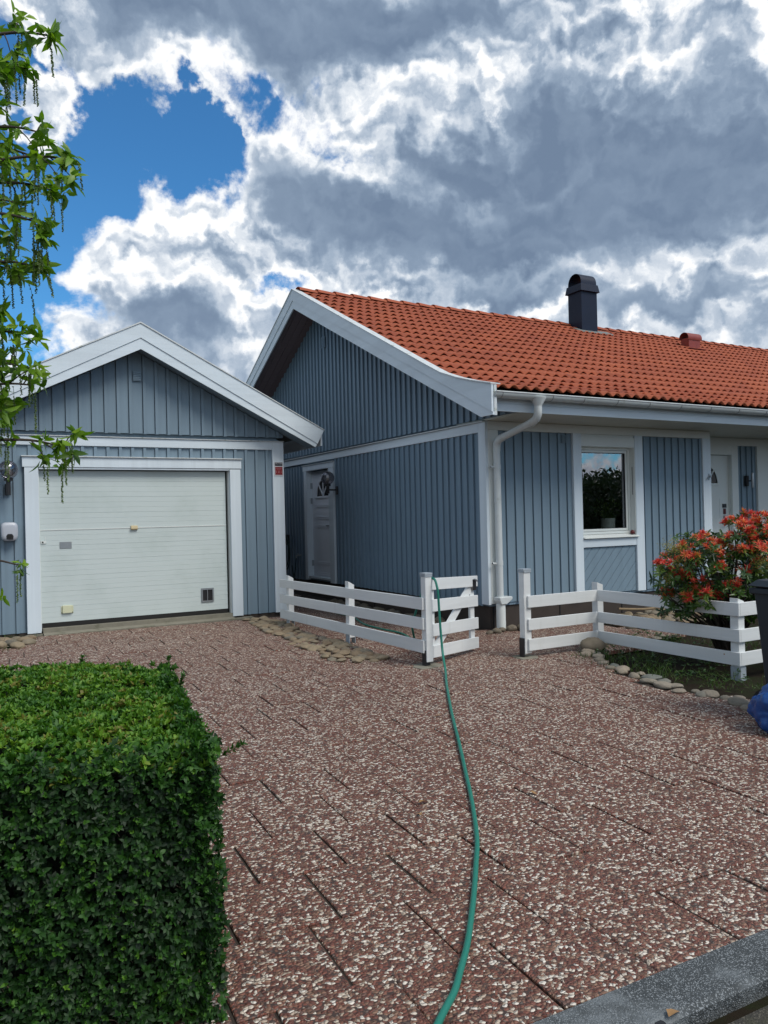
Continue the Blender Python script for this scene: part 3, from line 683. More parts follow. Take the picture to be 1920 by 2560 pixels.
    b = MB(); b.box((10.202, 8.59, 2.555), (xe, 8.634, 2.684)); b.build('porch_beam', M['cream'], h)
    b = MB(); b.box((11.528, 8.585, .30), (11.692, 8.634, 2.554)); b.box((10.33, 8.585, 2.392), (11.5275, 8.634, 2.554)); b.box((10.33, 8.585, .3), (10.44, 8.634, 2.3915)); b.box((11.52, 8.635, .30), (11.5295, 8.72, 2.392)); b.build('door_frame', M['cream'], h, bevel=.002)
    s = MB(); cladding(s, 0, 8.622, -1, 11.6925, 12.21, const(.30), const(2.554), .150, .040, .020, 11.80, .008); s.build('cladding', M['blue'], h); s = MB(); cladding(s, 0, 8.622, -1, 13.75, xe, const(.30), const(2.554), .150, .040, .020, 13.80, .008)
    s.build('cladding', M['blue'], h)
    b = MB(); b.box((12.211, 8.588, .30), (12.55, 8.634, 2.554)); b.box((13.58, 8.588, .30), (13.749, 8.634, 2.554)); b.box((12.5505, 8.588, 2.36), (13.5795, 8.634, 2.554)); b.box((12.5505, 8.588, .7), (13.5795, 8.634, .95)); b.build('window_post', M['cream'], h)
    w2 = MB(); ring(w2, 12.56, 13.57, .96, 2.35, .05, 8.62, 8.70); w2o = w2.build('window', M['cream'], h); w3 = MB(); w3.box((12.611, 8.65, 1.011), (13.519, 8.655, 2.299)); w3.build('pane', M['darkglass'], w2o)
    def fan_door(name, axis, c0, out, u0, u1, z0, z1, uc, zc, rad, grooves, mat, thick=.045):
        """door leaf with a half-round fan light; axis 0: leaf runs along x, 1: along y; out: sign towards the viewer"""
        def P(u, d, z): return (u, c0+out*d, z) if axis == 0 else (c0+out*d, u, z)
        def bx(mb, ua, ub, da, db, za, zb): mb.box(P(ua, da, za), P(ub, db, zb))
        N = 20; arc = [(uc+rad*math.cos(math.pi*i/N), zc+rad*1.06*math.sin(math.pi*i/N)) for i in range(N+1)]
        mb = MB(); A = [(u1, zc)] + arc + [(u0, zc)]
        outer = [(u0, z0), (u1, z0), (u1, zc), (u0, zc)]
        V = [P(u, 0, z) for u, z in outer]; mb.add(V, [tuple(range(len(V)))])
        top = [(u0, zc)] + arc[::-1] + [(u1, zc), (u1, z1), (u0, z1)]
        V = [P(u, 0, z) for u, z in top]; mb.add(V, [tuple(range(len(V)))])
        bx(mb, u0, u1, -thick, -.02, z0, z1)
        for i in range(N): mb.add([P(*(arc[i][0], 0, arc[i][1])), P(arc[i+1][0], 0, arc[i+1][1]), P(arc[i+1][0], -.02, arc[i+1][1]), P(arc[i][0], -.02, arc[i][1])], [(0, 1, 2, 3)])
        leaf = mb.build(name, mat, h)
        gm = MB(); V = [P(u, -.012, z) for u, z in arc]; gm.add(V, [tuple(range(len(V)))]); gm.build('fan_light', M['darkglass'], leaf)
        br = MB()
        for i in range(N):
            a, b_ = arc[i], arc[i+1]; k1 = 1.09
            o1 = (uc+(a[0]-uc)*k1, zc+(a[1]-zc)*k1); o2 = (uc+(b_[0]-uc)*k1, zc+(b_[1]-zc)*k1)
            br.add([P(a[0], .004, a[1]), P(b_[0], .004, b_[1]), P(o2[0], .004, o2[1]), P(o1[0], .004, o1[1]), P(o2[0], 0, o2[1]), P(o1[0], 0, o1[1])], [(0, 1, 2, 3), (3, 2, 4, 5)])
        for ang in (48, 90, 132):
            ca_, sa_ = math.cos(R(ang)), math.sin(R(ang)); nx, nz = -sa_*.011, ca_*.011
            q_ = [(uc+nx, zc+nz), (uc-nx, zc-nz), (uc+rad*ca_-nx, zc+rad*1.06*sa_-nz), (uc+rad*ca_+nx, zc+rad*1.06*sa_+nz)]
            br.add([P(a, .003, b_) for a, b_ in q_] + [P(a, -.011, b_) for a, b_ in q_], [(0, 1, 2, 3), (0, 4, 5, 1), (1, 5, 6, 2), (2, 6, 7, 3), (3, 7, 4, 0)])
        bx(br, uc-rad*1.15, uc+rad*1.15, .018, .0005, zc-.035, zc); br.build('fan_bars', mat, leaf)
        gr = MB()
        for zz in grooves:
            for dz in (-.014, .014): gr.prism([(0, 0)]*0 or [(0, 0), (1, 0), (1, 1), (0, 1)], 2, 0, 0) if False else None
            bx(gr, uc-rad*.98, uc+rad*.98, .012, .0004, zz+.010, zz+.024); bx(gr, uc-rad*.98, uc+rad*.98, .012, .0004, zz-.024, zz-.010)
        if grooves: gr.build('mouldings', mat, leaf)
        return leaf
    sdr = fan_door('side_door', 1, XH+.10, -1, 12.748, 13.755, .375, 2.385, 13.26, 1.90, .285, (1.715, 1.49, 1.33, .635, .43), M['door'])
    q = MB(); q.tube([(XH+.09, 12.90, 1.34), (XH+.045, 12.90, 1.34), (XH+.042, 13.02, 1.342)], .010, 8); q.build('handle', M['blackpl'], sdr)
    for z in (2.11, 1.82, .62):
        q = MB(); q.box((XH+.060, 13.735, z-.055), (XH+.099, 13.7545, z+.055)); q.build('hinge', M['zinc'], sdr)
    b = MB()
    for ya_, yb2, za, zb2 in ((12.545, 12.744, .30, 2.3945), (13.759, 13.88, .30, 2.3945)): b.box((XH-.024, ya_, za), (XH+.034, yb2, zb2))
    b.box((XH-.028, 12.525, 2.396), (XH+.034, 13.905, 2.497)); b.box((XH+.0345, 13.7555, .36), (XH+.15, 13.766, 2.395)); b.box((XH-.01, 12.7445, .335), (XH+.15, 13.7585, .374)); b.build('door_frame', M['white'], h, bevel=.002)
    b = MB(); b.box((XH-.045, 12.515, 2.498), (XH+.034, 13.915, 2.508)); b.build('drip_flashing', M['cap'], h)
    fd = fan_door('front_door', 0, 8.66, -1, 10.45, 11.518, .34, 2.388, 10.975, 1.915, .275, (), M['cream'])
    q = MB()
    for za, zb2 in ((1.66, 1.30+.02), (1.29, 1.09), (1.06, .50)): 
        for u0, u1 in ((10.62, 11.29),):
            for a, b_ in (((u0, za), (u1, za-.008)), ((u0, zb2+.008), (u1, zb2)), ((u0, za-.0085), (u0+.008, zb2+.0085)), ((u1-.008, za-.0085), (u1, zb2+.0085))): q.box((a[0], 8.655, b_[1]), (b_[0], 8.6596, a[1]))
    q.build('mouldings', M['cream'], fd)
    q = MB(); q.box((11.355, 8.640, 1.50), (11.435, 8.6596, 1.565)); q.build('keypad', M['blackpl'], fd)
    q = MB(); q.box((11.375, 8.645, 1.39), (11.425, 8.6596, 1.485)); q.build('lock_cover', M['redtoy'], fd)
    q = MB(); q.lathe([(.028, -.03), (.028, 0)], (11.40, 8.6596, 1.345), 14, 'Y'); q.build('lock', M['steel'], fd)
    q = MB(); q.tube([(11.41, 8.655, 1.215), (11.41, 8.60, 1.215), (11.33, 8.598, 1.22)], .012, 8); q.lathe([(.024, -.008), (.024, 0)], (11.41, 8.6596, 1.215), 14, 'Y'); q.build('handle', M['steel'], fd)
    q = MB(); q.box((11.60, 8.565, 1.22), (11.65, 8.5845, 1.31)); q.build('door_bell', M['blackpl'], h)
    q = MB(); q.box((10.13, YH-.028, 1.93), (10.16, YH-.0205, 2.03)); q.prism([(10.07, 1.94), (10.14, 1.985), (10.14, 2.0)], 1, YH-.08, YH-.03); q.tube([(10.145, YH-.022, 2.0), (10.12, YH-.09, 1.97)], .005, 6); q.build('flag_holder', M['steel'], h)
    # vents
    v = MB(); v.box((XH-.05, 12.69, 4.59), (XH-.038, 12.85, 4.79))
    for i in range(6): v.prism([(XH-.058, 4.61+i*.027), (XH-.0505, 4.63+i*.027), (XH-.0505, 4.605+i*.027)], 1, 12.70, 12.84)
    v.build('gable_vent', M['blue_shaded'], h)
    v = MB()
    for i in range(6): v.box((7.19, YH-.012, 2.44+i*.018), (7.30, YH+.0, 2.45+i*.018))
    v.build('wall_vent', M['blue'], h)
    # soffits
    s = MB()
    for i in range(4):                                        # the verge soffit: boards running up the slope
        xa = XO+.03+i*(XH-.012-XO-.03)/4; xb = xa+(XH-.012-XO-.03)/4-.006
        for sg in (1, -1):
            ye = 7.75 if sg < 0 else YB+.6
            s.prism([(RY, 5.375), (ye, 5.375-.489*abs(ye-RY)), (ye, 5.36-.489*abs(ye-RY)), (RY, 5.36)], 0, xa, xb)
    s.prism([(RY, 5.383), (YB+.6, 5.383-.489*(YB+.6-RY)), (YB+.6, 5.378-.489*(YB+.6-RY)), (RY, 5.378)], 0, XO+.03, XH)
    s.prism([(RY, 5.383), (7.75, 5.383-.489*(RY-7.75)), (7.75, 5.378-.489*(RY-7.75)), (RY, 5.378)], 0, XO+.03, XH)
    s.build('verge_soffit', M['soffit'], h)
    s = MB()
    for i in range(8):
        ya = 7.215+i*.098; s.box((XH+.0, ya, 2.688), (xe, min(ya+.094, 7.99), 2.70))
    for i in range(6):
        ya = 7.99+i*.1; s.box((10.202, ya, 2.688), (xe, ya+.095, 2.70))
    s.box((XH, 7.22, 2.7005), (xe, 8.63, 2.71)); s.build('eaves_soffit', M['eave'], h)
    b = MB(); b.box((XO+.036, 7.185, 2.690), (xe, 7.2135, 2.775)); b.build('eaves_board', M['whiteh'], h)
    b = MB(); b.box((XO+.036, 7.192, 2.778), (xe, 7.2135, 2.93)); b.build('eaves_board', M['whiteh'], h)
    # barge boards
    topl = [(7.05, 2.985), (7.45, 3.085), (7.75, 3.172), (8.09, 3.29), (8.5, 3.487), (RY, 5.625)]
    mid = lambda y: 5.412-.4737*abs(y-RY)
    hi = MB(); hi.prism([(y, z-.012) for y, z in topl] + [(RY, 5.414), (7.055, mid(7.055)+.002)], 0, XO, XO+.028); hi.build('barge_board', M['whiteh'], h)
    lo = MB(); lo.prism([(7.05, mid(7.05)), (RY, 5.412), (RY, 5.270), (7.286, 2.625), (7.05, 2.623)], 0, XO+.013, XO+.036); lo.build('barge_board', M['whiteh'], h)
    en = MB(); en.box((XO+.0365, 7.05, 2.62), (XO+.075, 7.062, 2.972)); en.build('barge_end', M['cap'], h)
    mir = lambda pts: [(2*RY-y, z) for y, z in pts]
    hi = MB(); hi.prism(mir([(y, z-.012) for y, z in topl] + [(RY, 5.414), (7.055, mid(7.055)+.002)]), 0, XO, XO+.028); hi.build('barge_board', M['whiteh'], h)
    lo = MB(); lo.prism(mir([(7.05, mid(7.05)), (RY, 5.412), (RY, 5.270), (7.286, 2.625), (7.05, 2.623)]), 0, XO+.013, XO+.036); lo.build('barge_board', M['whiteh'], h)
    for f_ in (lambda p_: p_, mir):
        cp = MB(); cp.prism(f_([(7.045, 2.987)] + topl[1:-1] + [(RY, 5.627), (RY, 5.614)] + [(y, z-.0115) for y, z in topl[1:-1]][::-1] + [(7.045, 2.974)]), 0, XO-.014, XO+.125); cp.build('verge_flashing', M['cap'], h)
    # the tiles
    def tiles(back=False):
        T = MB(); P_ = .1655; seg = 8; x0 = XO+.125; nx = int((xe-x0)/P_*seg)
        xs = x0 + np.arange(nx+1)*P_/seg; ph = ((xs-x0)/P_) % 1.0
        wave = .5+.5*np.cos(2*np.pi*(ph-.5)); wave = wave**.8
        ys = np.linspace(7.10, RY, 60); zs = np.array([roof_z(y) for y in ys]); sl_ = np.concatenate([[0], np.cumsum(np.hypot(np.diff(ys), np.diff(zs)))])
        LN = sl_[-1]; nc = 18; step = LN/nc
        def at(s_): 
            y = np.interp(s_, sl_, ys); return y, np.interp(y, ys, zs)
        V = []; Fs = []; n = nx+1
        for r_ in range(nc):
            s0 = r_*step-.012 if r_ else 0.; s1 = (r_+1)*step+.03; sm = (s0+s1)/2
            base = len(V)
            jit = RNG.uniform(-.002, .002, n//seg+2)[np.minimum((np.arange(n)//seg), n//seg)]
            for s_, e, hh in ((s0+.05, -.012, 1.), (s0, .032, 1), (s0, .048, 1.), (sm, .020, 1.), (min(s1, LN), .0, 1.)):
                y, z = at(s_)
                h_ = .034*wave + (e if e != -.012 else .014) + (0 if e < .01 else (wave-1)*.012) + jit
                yy = (2*RY-y) if back else y
                V += [(x, yy, z+dz) for x, dz in zip(xs, h_)]
            for q in range(4):
                a = base+q*n; Fs += [(a+i, a+i+1, a+n+i+1, a+n+i) for i in range(nx)]
        T.add(V, Fs); return T
    rf = tiles().build('roof', M['tile'], h, autos=35)
    # the back slope is a plain sheet of the same tiles seen from nowhere in front
    bk = MB(); bk.prism([(RY, 5.58), (YB+.9, roof_z(2*RY-YB-.9) if False else 2.97), (YB+.9, 2.93), (RY, 5.54)], 0, XO+.12, xe); bk.build('back_slope', M['tile'], rf)
    dk = MB(); dk.prism([(y, roof_z(y)-.028) for y in (7.13, 7.45, 7.75, 8.09, 8.5, RY)] + [(RY, 5.50), (8.09, 3.19), (7.13, 2.90)], 0, XO+.03, xe); dk.build('roof_deck', M['dark'], h)
    rt = MB(); x = XO+.13; i = 0
    while x < xe:
        L_ = .39; V = []; Nn = 10
        if not (11.93 < x+.2 < 12.2):
            for k, (xx, rr_, dz) in enumerate(((x-.03, .118, .016), (x-.03, .128, .022), (x+L_, .112, .0))):
                for j in range(Nn+1):
                    a = math.pi*(j/Nn)
                    V.append((xx, RY+rr_*1.08*math.cos(a), 5.565+dz+rr_*.66*math.sin(a)))
            n_ = Nn+1
            rt.add(V, [(q*n_+j, q*n_+j+1, (q+1)*n_+j+1, (q+1)*n_+j) for q in range(2) for j in range(Nn)])
        x += L_-.03; i += 1
    rt.build('ridge_tiles', M['tile'], rf, autos=40)
    # gutter, brackets, downpipe
    gt_ = MB(); N = 12; gy0, gr_, gz0 = 7.080, .066, 2.888
    prof = [(gy0+gr_*math.cos(math.pi+math.pi*i/N), gz0+gr_*math.sin(math.pi+math.pi*i/N)) for i in range(N+1)]
    V = []; 
    for rr_, xx in ((1, XO+.045), (1, xe)): V += [(xx, y, z) for y, z in prof]
    V2 = [(xx, gy0+(y-gy0)*.94, gz0+(z-gz0)*.94) for xx in (XO+.045, xe) for y, z in prof]
    n_ = N+1; gt_.add(V, [(i, i+1, n_+i+1, n_+i) for i in range(N)] + [tuple(range(n_))]); gt_.add(V2, [(i, i+1, n_+i+1, n_+i) for i in range(N)])
    gt_.tube([(XO+.045, gy0-gr_, gz0), (xe, gy0-gr_, gz0)], .009, 8)
    gut = gt_.build('gutter', M['gutter'], h, autos=40)
    for x in (5.47, 6.22, 6.72, 7.28, 7.85, 8.44, 9.03, 9.62, 10.22, 10.8, 11.4, 12.0, 12.6, 13.2):
        b = MB(); rr_ = gr_+.003; pts = [(x, gy0+rr_*math.cos(math.pi+math.pi*i/8), gz0+rr_*math.sin(math.pi+math.pi*i/8)) for i in range(9)] + [(x, 7.185, 2.90)]
        b.tube(pts, .0045, 6); b.build('bracket', M['steel'], gut)
    dp = MB(); DX = 6.030
    dp.tube([(DX, 7.075, 2.858), (DX, 7.075, 2.845), (DX, 7.078, 2.77), (DX, 7.08, 2.755)], [.098, .096, .050, .050], 18)
    r = .045
    dp.tube([(DX, 7.08, 2.762), (DX, 7.08, 2.70), (DX+.002, 7.088, 2.655), (DX+.003, 7.115, 2.615), (DX+.004, 7.16, 2.590), (DX+.004, 7.22, 2.572)], r+.004, 18)
    dp.tube([(DX+.004, 7.20, 2.578), (DX+.01, 7.80, 2.452)], r, 18)
    dp.tube([(DX+.009, 7.77, 2.460), (DX+.01, 7.83, 2.444), (DX+.01, 7.875, 2.42), (DX+.01, 7.902, 2.38), (DX+.01, 7.91, 2.33), (DX+.01, 7.91, 2.29)], r+.004, 18)
    dp.tube([(DX+.01, 7.91, 2.30), (DX+.01, 7.91, .36)], r, 18)
    pipe = dp.build('downpipe', M['gutter'], h, autos=50)
    for z in (2.09, .86):
        b = MB(); b.tube([(DX+.01, 7.91, z-.03), (DX+.01, 7.91, z+.03)], r+.004, 18); b.box((DX-.10, 7.90, z-.010), (DX-.038, 7.915, z+.010)); b.tube([(DX-.10, 7.908, z), (DX-.085, 7.908, z)], .016, 8); b.build('clamp', M['gutter'], pipe)
    b = MB(); b.prism([(DX-.055, .43), (DX+.15, .43), (DX+.15, .395), (DX+.06, .335), (DX-.03, .335), (DX-.055, .39)], 1, 7.83, 7.97); b.build('leaf_hopper', M['gutter'], pipe, bevel=.008)
    b = MB(); b.tube([(DX+.012, 7.905, .34), (DX+.012, 7.905, -.02)], .060, 20); b.build('drain_pipe', M['cream'], pipe, autos=50)
    # chimney
    c = MB(); cx0, cx1, cy0, cy1 = 11.85, 12.31, 12.41, 12.82
    c.box((cx0, cy0, 5.1), (cx1, cy1, 6.32)); ch_ = c.build('chimney', M['chim'], h, bevel=.004)
    c = MB(); a = .045
    V = [(cx0-a, cy0-a, 6.26), (cx1+a, cy0-a, 6.26), (cx1+a, cy1+a, 6.26), (cx0-a, cy1+a, 6.26)]; b_ = .018
    V += [(cx0-b_, cy0-b_, 6.425), (cx1+b_, cy0-b_, 6.425), (cx1+b_, cy1+b_, 6.425), (cx0-b_, cy1+b_, 6.425)]
    c.add(V, [(0, 1, 5, 4), (1, 2, 6, 5), (2, 3, 7, 6), (3, 0, 4, 7), (4, 5, 6, 7), (3, 2, 1, 0)]); c.build('chimney_collar', M['chim'], ch_, bevel=.004)
    c = MB(); N = 16; cyc = (cy0+cy1)/2; ry = (cy1-cy0)/2; V = []
    for xx in (cx0+.01, cx1-.01):
        for k_ in (1., .95):
            for i in range(N+1):
                a_ = math.pi*i/N; V.append((xx, cyc+ry*k_*math.cos(a_), 6.42+(.255*k_)*math.sin(a_)**.8))
    n_ = N+1; fs = []
    for i in range(N): fs += [(i, i+1, 2*n_+i+1, 2*n_+i), (n_+i, n_+i+1, 3*n_+i+1, 3*n_+i), (i, i+1, n_+i+1, n_+i), (2*n_+i, 2*n_+i+1, 3*n_+i+1, 3*n_+i)]
    c.add(V, fs); c.build('chimney_hood', M['chim'], ch_, autos=40)
    c = MB(); z_ = lambda y: roof_z(y)+.062
    c.prism([(cy0-.16, z_(cy0-.16)-.005), (cy0-.16, z_(cy0-.16)+.006), (cy0+.1, z_(cy0+.1)+.006), (cy0+.1, z_(cy0+.1)-.005)], 0, cx0-.16, cx1+.36); c.build('chimney_flashing', M['flash'], ch_)
    # roof vent
    v = MB(); zr = roof_z(12.03); v.prism([(14.64, 5.13), (15.02, 5.13), (15.02, 5.40), (14.64, 5.40)], 1, 11.93, 12.15)
    vo = v.build('roof_vent', M['redmetal'], h, bevel=.006)
    v = MB(); V = []
    for xx in (14.60, 15.06):
        for i in range(N+1):
            a_ = math.pi*i/N*1.15-.1; V.append((xx, 12.04+.13*math.cos(a_), 5.40+.13*math.sin(a_)))
    v.add(V, [(i, i+1, n_+i+1, n_+i) for i in range(N)]); v.build('vent_hood', M['redmetal'], vo, smooth=True)
    v = MB(); v.box((14.56, 11.84, roof_z(11.9)+.04), (15.12, 12.2, roof_z(11.9)+.05)); v.build('vent_flashing', M['redmetal'], vo)
    return h
build_house()

# ------------------------------------------------------------------ fences and gate
def rail(parent, p0, p1, z0a, z0b, z1a, z1b, th, name='rail', m='fencew', nrm=None):
    """a board from p0 to p1 (plan), bottom z0a->z0b, top z1a->z1b, thickness th towards nrm"""
    p0 = np.array(p0, float); p1 = np.array(p1, float); d = (p1-p0)/np.linalg.norm(p1-p0)
    n_ = np.array([-d[1], d[0]]) if nrm is None else np.array(nrm, float)
    q0, q1 = p0+n_*th, p1+n_*th
    b = MB(); b.add([(*p0, z0a), (*p1, z0b), (*p1, z1b), (*p0, z1a), (*q0, z0a), (*q1, z0b), (*q1, z1b), (*q0, z1a)],
                    [(0, 1, 2, 3), (7, 6, 5, 4), (0, 4, 5, 1), (3, 2, 6, 7), (0, 3, 7, 4), (1, 5, 6, 2)])
    return b.build(name, M[m], parent, bevel=.0025)
def left_fence():
    f = thing('rail_fence', 'low white three-rail fence running from the gate post back to the garage corner', 'fence', (4.0, 8.2, 0), 'white board fences')
    X = 3.985
    for (za, zb_, ya, yb_) in ((.560, .680, .519, .631), (.365, .482, .297, .419), (.134, .258, .080, .204)):
        rail(f, (X, 6.475), (X, 10.34), za, ya, zb_, yb_, .024, nrm=(1, 0))
    for y, zt in ((10.10, .70), (8.21, .735)):
        b = MB(); x0, x1 = X+.0245, X+.10
        b.add([(x0, y-.045, .07), (x1, y-.045, .07), (x1, y+.045, .07), (x0, y+.045, .07), (x0, y-.045, zt), (x1, y-.045, zt-.045), (x1, y+.045, zt-.045), (x0, y+.045, zt)],
              [(0, 3, 2, 1), (0, 1, 5, 4), (1, 2, 6, 5), (2, 3, 7, 6), (3, 0, 4, 7), (4, 5, 6, 7)])
        po = b.build('post', M['fencew'], f, bevel=.002)
        b = MB(); b.box((x0-.003, y-.05, -.06), (x0+.003, y+.05, .125)); b.box((x1-.003, y-.05, -.06), (x1+.003, y+.05, .125)); b.box((x0+.0031, y-.03, -.03), (x1-.0031, y+.03, -.02)); b.box((x0-.006, y-.006, .05), (x0-.0031, y+.006, .062)); b.build('post_shoe', M['zinc'], po)
    return f
left_fence()
def gate_post():
    f = thing('gate_post', 'tall white square post with a grey metal cap, left of the open gate', 'post', (4.045, 6.49, 0), 'capped gate posts')
    b = MB(); b.box((4.0095, 6.45, .045), (4.085, 6.536, .905)); b.build('post_body', M['fencew'], f, bevel=.003)
    b = MB(); b.box((4.002, 6.443, .9055), (4.092, 6.543, .925)); b.box((4.004, 6.4445, .885), (4.0085, 6.541, .905)); b.box((4.009, 6.4445, .885), (4.0905, 6.4492, .905)); b.build('post_cap', M['zinc'], f, bevel=.002)
    b = MB(); b.box((4.000, 6.463, -.04), (4.0090, 6.525, .16)); b.box((4.0091, 6.47, -.04), (4.06, 6.525, .0445)); b.build('post_shoe', M['blackpl'], f)
    b = MB(); b.prism([(3.90, 6.37), (4.14, 6.38), (4.20, 6.47), (4.17, 6.60), (3.96, 6.62), (3.88, 6.50)], 2, -.03, .008); b.build('concrete_foot', M['conc'], f, bevel=.003)
gate_post()
def gate():
    th_ = R(27); d = np.array([math.cos(th_), math.sin(th_)]); n_ = np.array([-d[1], d[0]]); P0 = np.array([4.095, 6.462])
    g = thing('garden_gate', 'open white four-board garden gate with a slanting brace and a black latch', 'gate', (P0[0]+.5, P0[1]+.25, 0))
    sag = lambda s: -.052*s
    L_ = .985
    def pt(s, o=0.): return P0 + d*s + n_*o
    for z0, z1 in ((.752, .869), (.535, .657), (.290, .413), (.078, .198)):
        rail(g, pt(.0), pt(L_), z0+sag(0), z0+sag(L_), z1+sag(0), z1+sag(L_), .022, nrm=n_)
    for s0, s1 in ((.0, .075), (.845, .935)):
        rail(g, pt(s0, .0225), pt(s1, .0225), .11, .085, .80, .775, .028, 'stile', nrm=n_)
    a, b_ = pt(.06, .023), pt(.87, .023); q = MB()
    V = []
    for p, z in ((a, .12), (b_, .70)):
        for dz in (-.045, .065):
            for o in (0, .024): V.append((p[0]+n_[0]*o, p[1]+n_[1]*o, z+dz))
    q.add(V, [(0, 1, 3, 2), (4, 6, 7, 5), (0, 4, 5, 1), (2, 3, 7, 6), (0, 2, 6, 4), (1, 5, 7, 3)]); q.build('brace', M['fencew'], g)
    rail(g, pt(.865, -.0045), pt(.945, -.0045), .715+sag(.87), .715+sag(.94), .832+sag(.87), .832+sag(.94), .004, 'latch_plate', 'blackpl', nrm=n_)
    l = MB(); p = pt(.905, -.012); l.tube([(*pt(.89, -.006), .79), (*pt(.892, -.03), .785), (*pt(.915, -.032), .765), (*pt(.925, -.008), .765)], .006, 8); l.build('latch', M['steel'], g)
gate()
def right_fence():
    f = thing('capped_fence', 'low white three-rail fence bending round the red shrub bed, its free post capped', 'fence', (6.1, 5.6, 0), 'white board fences')
    b = MB(); b.box((5.088, 6.262, .04), (5.176, 6.345, .895)); b.prism([(5.088, .55), (5.082, .62), (5.088, .70)], 1, 6.262, 6.30); po = b.build('post', M['fencew'], f, bevel=.003)
    b = MB(); b.box((5.080, 6.254, .8955), (5.184, 6.353, .915)); b.box((5.0805, 6.2545, .876), (5.0875, 6.35, .8952)); b.box((5.0805, 6.2545, .876), (5.1835, 6.2612, .8950)); b.build('post_cap', M['zinc'], po, bevel=.002)
    b = MB(); b.box((5.070, 6.27, -.05), (5.0875, 6.335, .20)); b.build('post_shoe', M['blackpl'], po)
    b = MB(); b.prism([(5.00, 6.20), (5.2, 6.19), (5.26, 6.30), (5.2, 6.42), (5.02, 6.41)], 2, -.03, .006); b.build('concrete_foot', M['conc'], po, bevel=.003)
    for z0, z1 in ((.515, .636), (.282, .397), (.070, .190)):
        rail(f, (5.122, 6.238), (6.082, 6.238), z0, z0, z1, z1, .023, nrm=(0, 1))
        rail(f, (6.083, 6.238), (6.083, 4.50), z0, z0+.008, z1, z1+.008, .023, nrm=(1, 0))
        rail(f, (6.084+.0235, 4.50), (7.6, 4.50), z0+.008, z0+.008, z1+.008, z1+.008, .023, nrm=(0, 1))
    for (x, y, zt) in ((6.107, 6.262, .715), (6.107, 4.524, .682), (7.45, 4.524, .68)):
        b = MB(); x0, x1, y0, y1 = x, x+.085, y, y+.085; zb_ = .05
        b.add([(x0, y0, zb_), (x1, y0, zb_), (x1, y1, zb_), (x0, y1, zb_), (x0, y0, zt), (x1, y0, zt-.03), (x1, y1, zt-.03), (x0, y1, zt)], [(0, 3, 2, 1), (0, 1, 5, 4), (1, 2, 6, 5), (2, 3, 7, 6), (3, 0, 4, 7), (4, 5, 6, 7)])
        po = b.build('post', M['fencew'], f, bevel=.002)
        b = MB(); b.box((x-.004, y-.003, -.08), (x, y+.088, .062)); b.box((x+.005, y-.007, -.08), (x+.082, y-.001, .062)); b.build('post_shoe', M['zinc'], po)
    b = MB(); b.lathe([(.007, -.0245), (.007, -.0235)], (6.1065, 4.66, .165), 10, 'X'); b.build('bolt', M['deadleaf'], f)
right_fence()

# ------------------------------------------------------------------ wall lamps, wall box, sign
def globe_lamp(label, base, wall, cz, rad, off, arm):
    """wall: unit vector out of the wall; base: mounting point on the wall"""
    bx_, by_, bz_ = base; wx, wy = wall
    t = thing('wall_lamp', label, 'wall lamp', (bx_, by_, bz_), 'globe lamps on the walls')
    cx_, cy_ = bx_+wx*off, by_+wy*off
    if wx: b = MB().box((bx_, by_-.035, bz_-.075), (bx_+wx*.022, by_+.035, bz_+.075))
    else: b = MB().box((bx_-.035, by_, bz_-.075), (bx_+.035, by_+wy*.022, bz_+.075))
    b.build('mounting_plate', M['blackpl'], t, bevel=.004)
    b = MB(); b.tube([(bx_+wx*.0225, by_+wy*.0225, bz_+.01), (cx_, cy_, bz_+.01)], .014, 10); b.build('arm', M['blackpl'], t)
    b = MB(); b.lathe([(.016, arm[0]), (.028, arm[0]+.002), (.028, cz-rad-.028), (.052, cz-rad-.024), (.052, cz-rad+.012), (.03, cz-rad+.0125)], (cx_, cy_, 0), 20); b.build('lamp_holder', M['blackpl'], t, autos=40)
    b = MB(); N = 16; b.lathe([(max(.002, rad*math.sin(math.pi*i/N)), cz-rad*math.cos(math.pi*i/N)) for i in range(1, N+1)], (cx_, cy_, 0), 28); b.build('globe', M['globe'], t, smooth=True)
    b = MB(); b.lathe([(.018, cz-rad+.013), (.018, cz-rad+.06), (.03, cz-.03), (.03, cz+.02), (.012, cz+.05)], (cx_, cy_, 0), 14); b.build('bulb', M['cream'], t, smooth=True)
globe_lamp('smoked globe wall lamp beside the white garage door', (.575, 11.329, 1.965), (0, -1), 2.217, .121, .19, (1.885,))
globe_lamp('smoked globe wall lamp on a black arm beside the side door', (5.898, 12.362, 1.97), (-1, 0), 2.19, .118, .185, (1.915,))
t = thing('entrance_lamp', 'slim upright wall lamp beside the front door', 'wall lamp', (11.95, 8.60, 1.95))
b = MB(); b.box((11.86, 8.55, 1.86), (11.92, 8.60, 2.04)); b.build('mounting_plate', M['blackpl'], t, bevel=.003)
b = MB(); b.lathe([(.022, 1.83), (.024, 1.84), (.024, 2.08), (.022, 2.09)], (11.945, 8.50, 0), 16); b.build('lamp_tube', M['steel'], t, smooth=True); b = MB(); b.box((11.925, 8.50, 1.94), (11.94, 8.56, 1.96)); b.build('arm', M['blackpl'], t)
t = thing('wall_box', 'pale grey rounded plastic box with a black socket hole under the garage lamp', 'charging box', (.58, 11.30, 1.28))
b = MB(); N = 28; prof = []
for i in range(N):
    a = 2*math.pi*i/N; ex = .5; c_, s_ = math.cos(a), math.sin(a)
    prof.append((.582+.103*math.copysign(abs(c_)**ex, c_)*(1-.07*(s_ < 0)*abs(s_)), 1.408+.124*math.copysign(abs(s_)**ex, s_)))
V = []
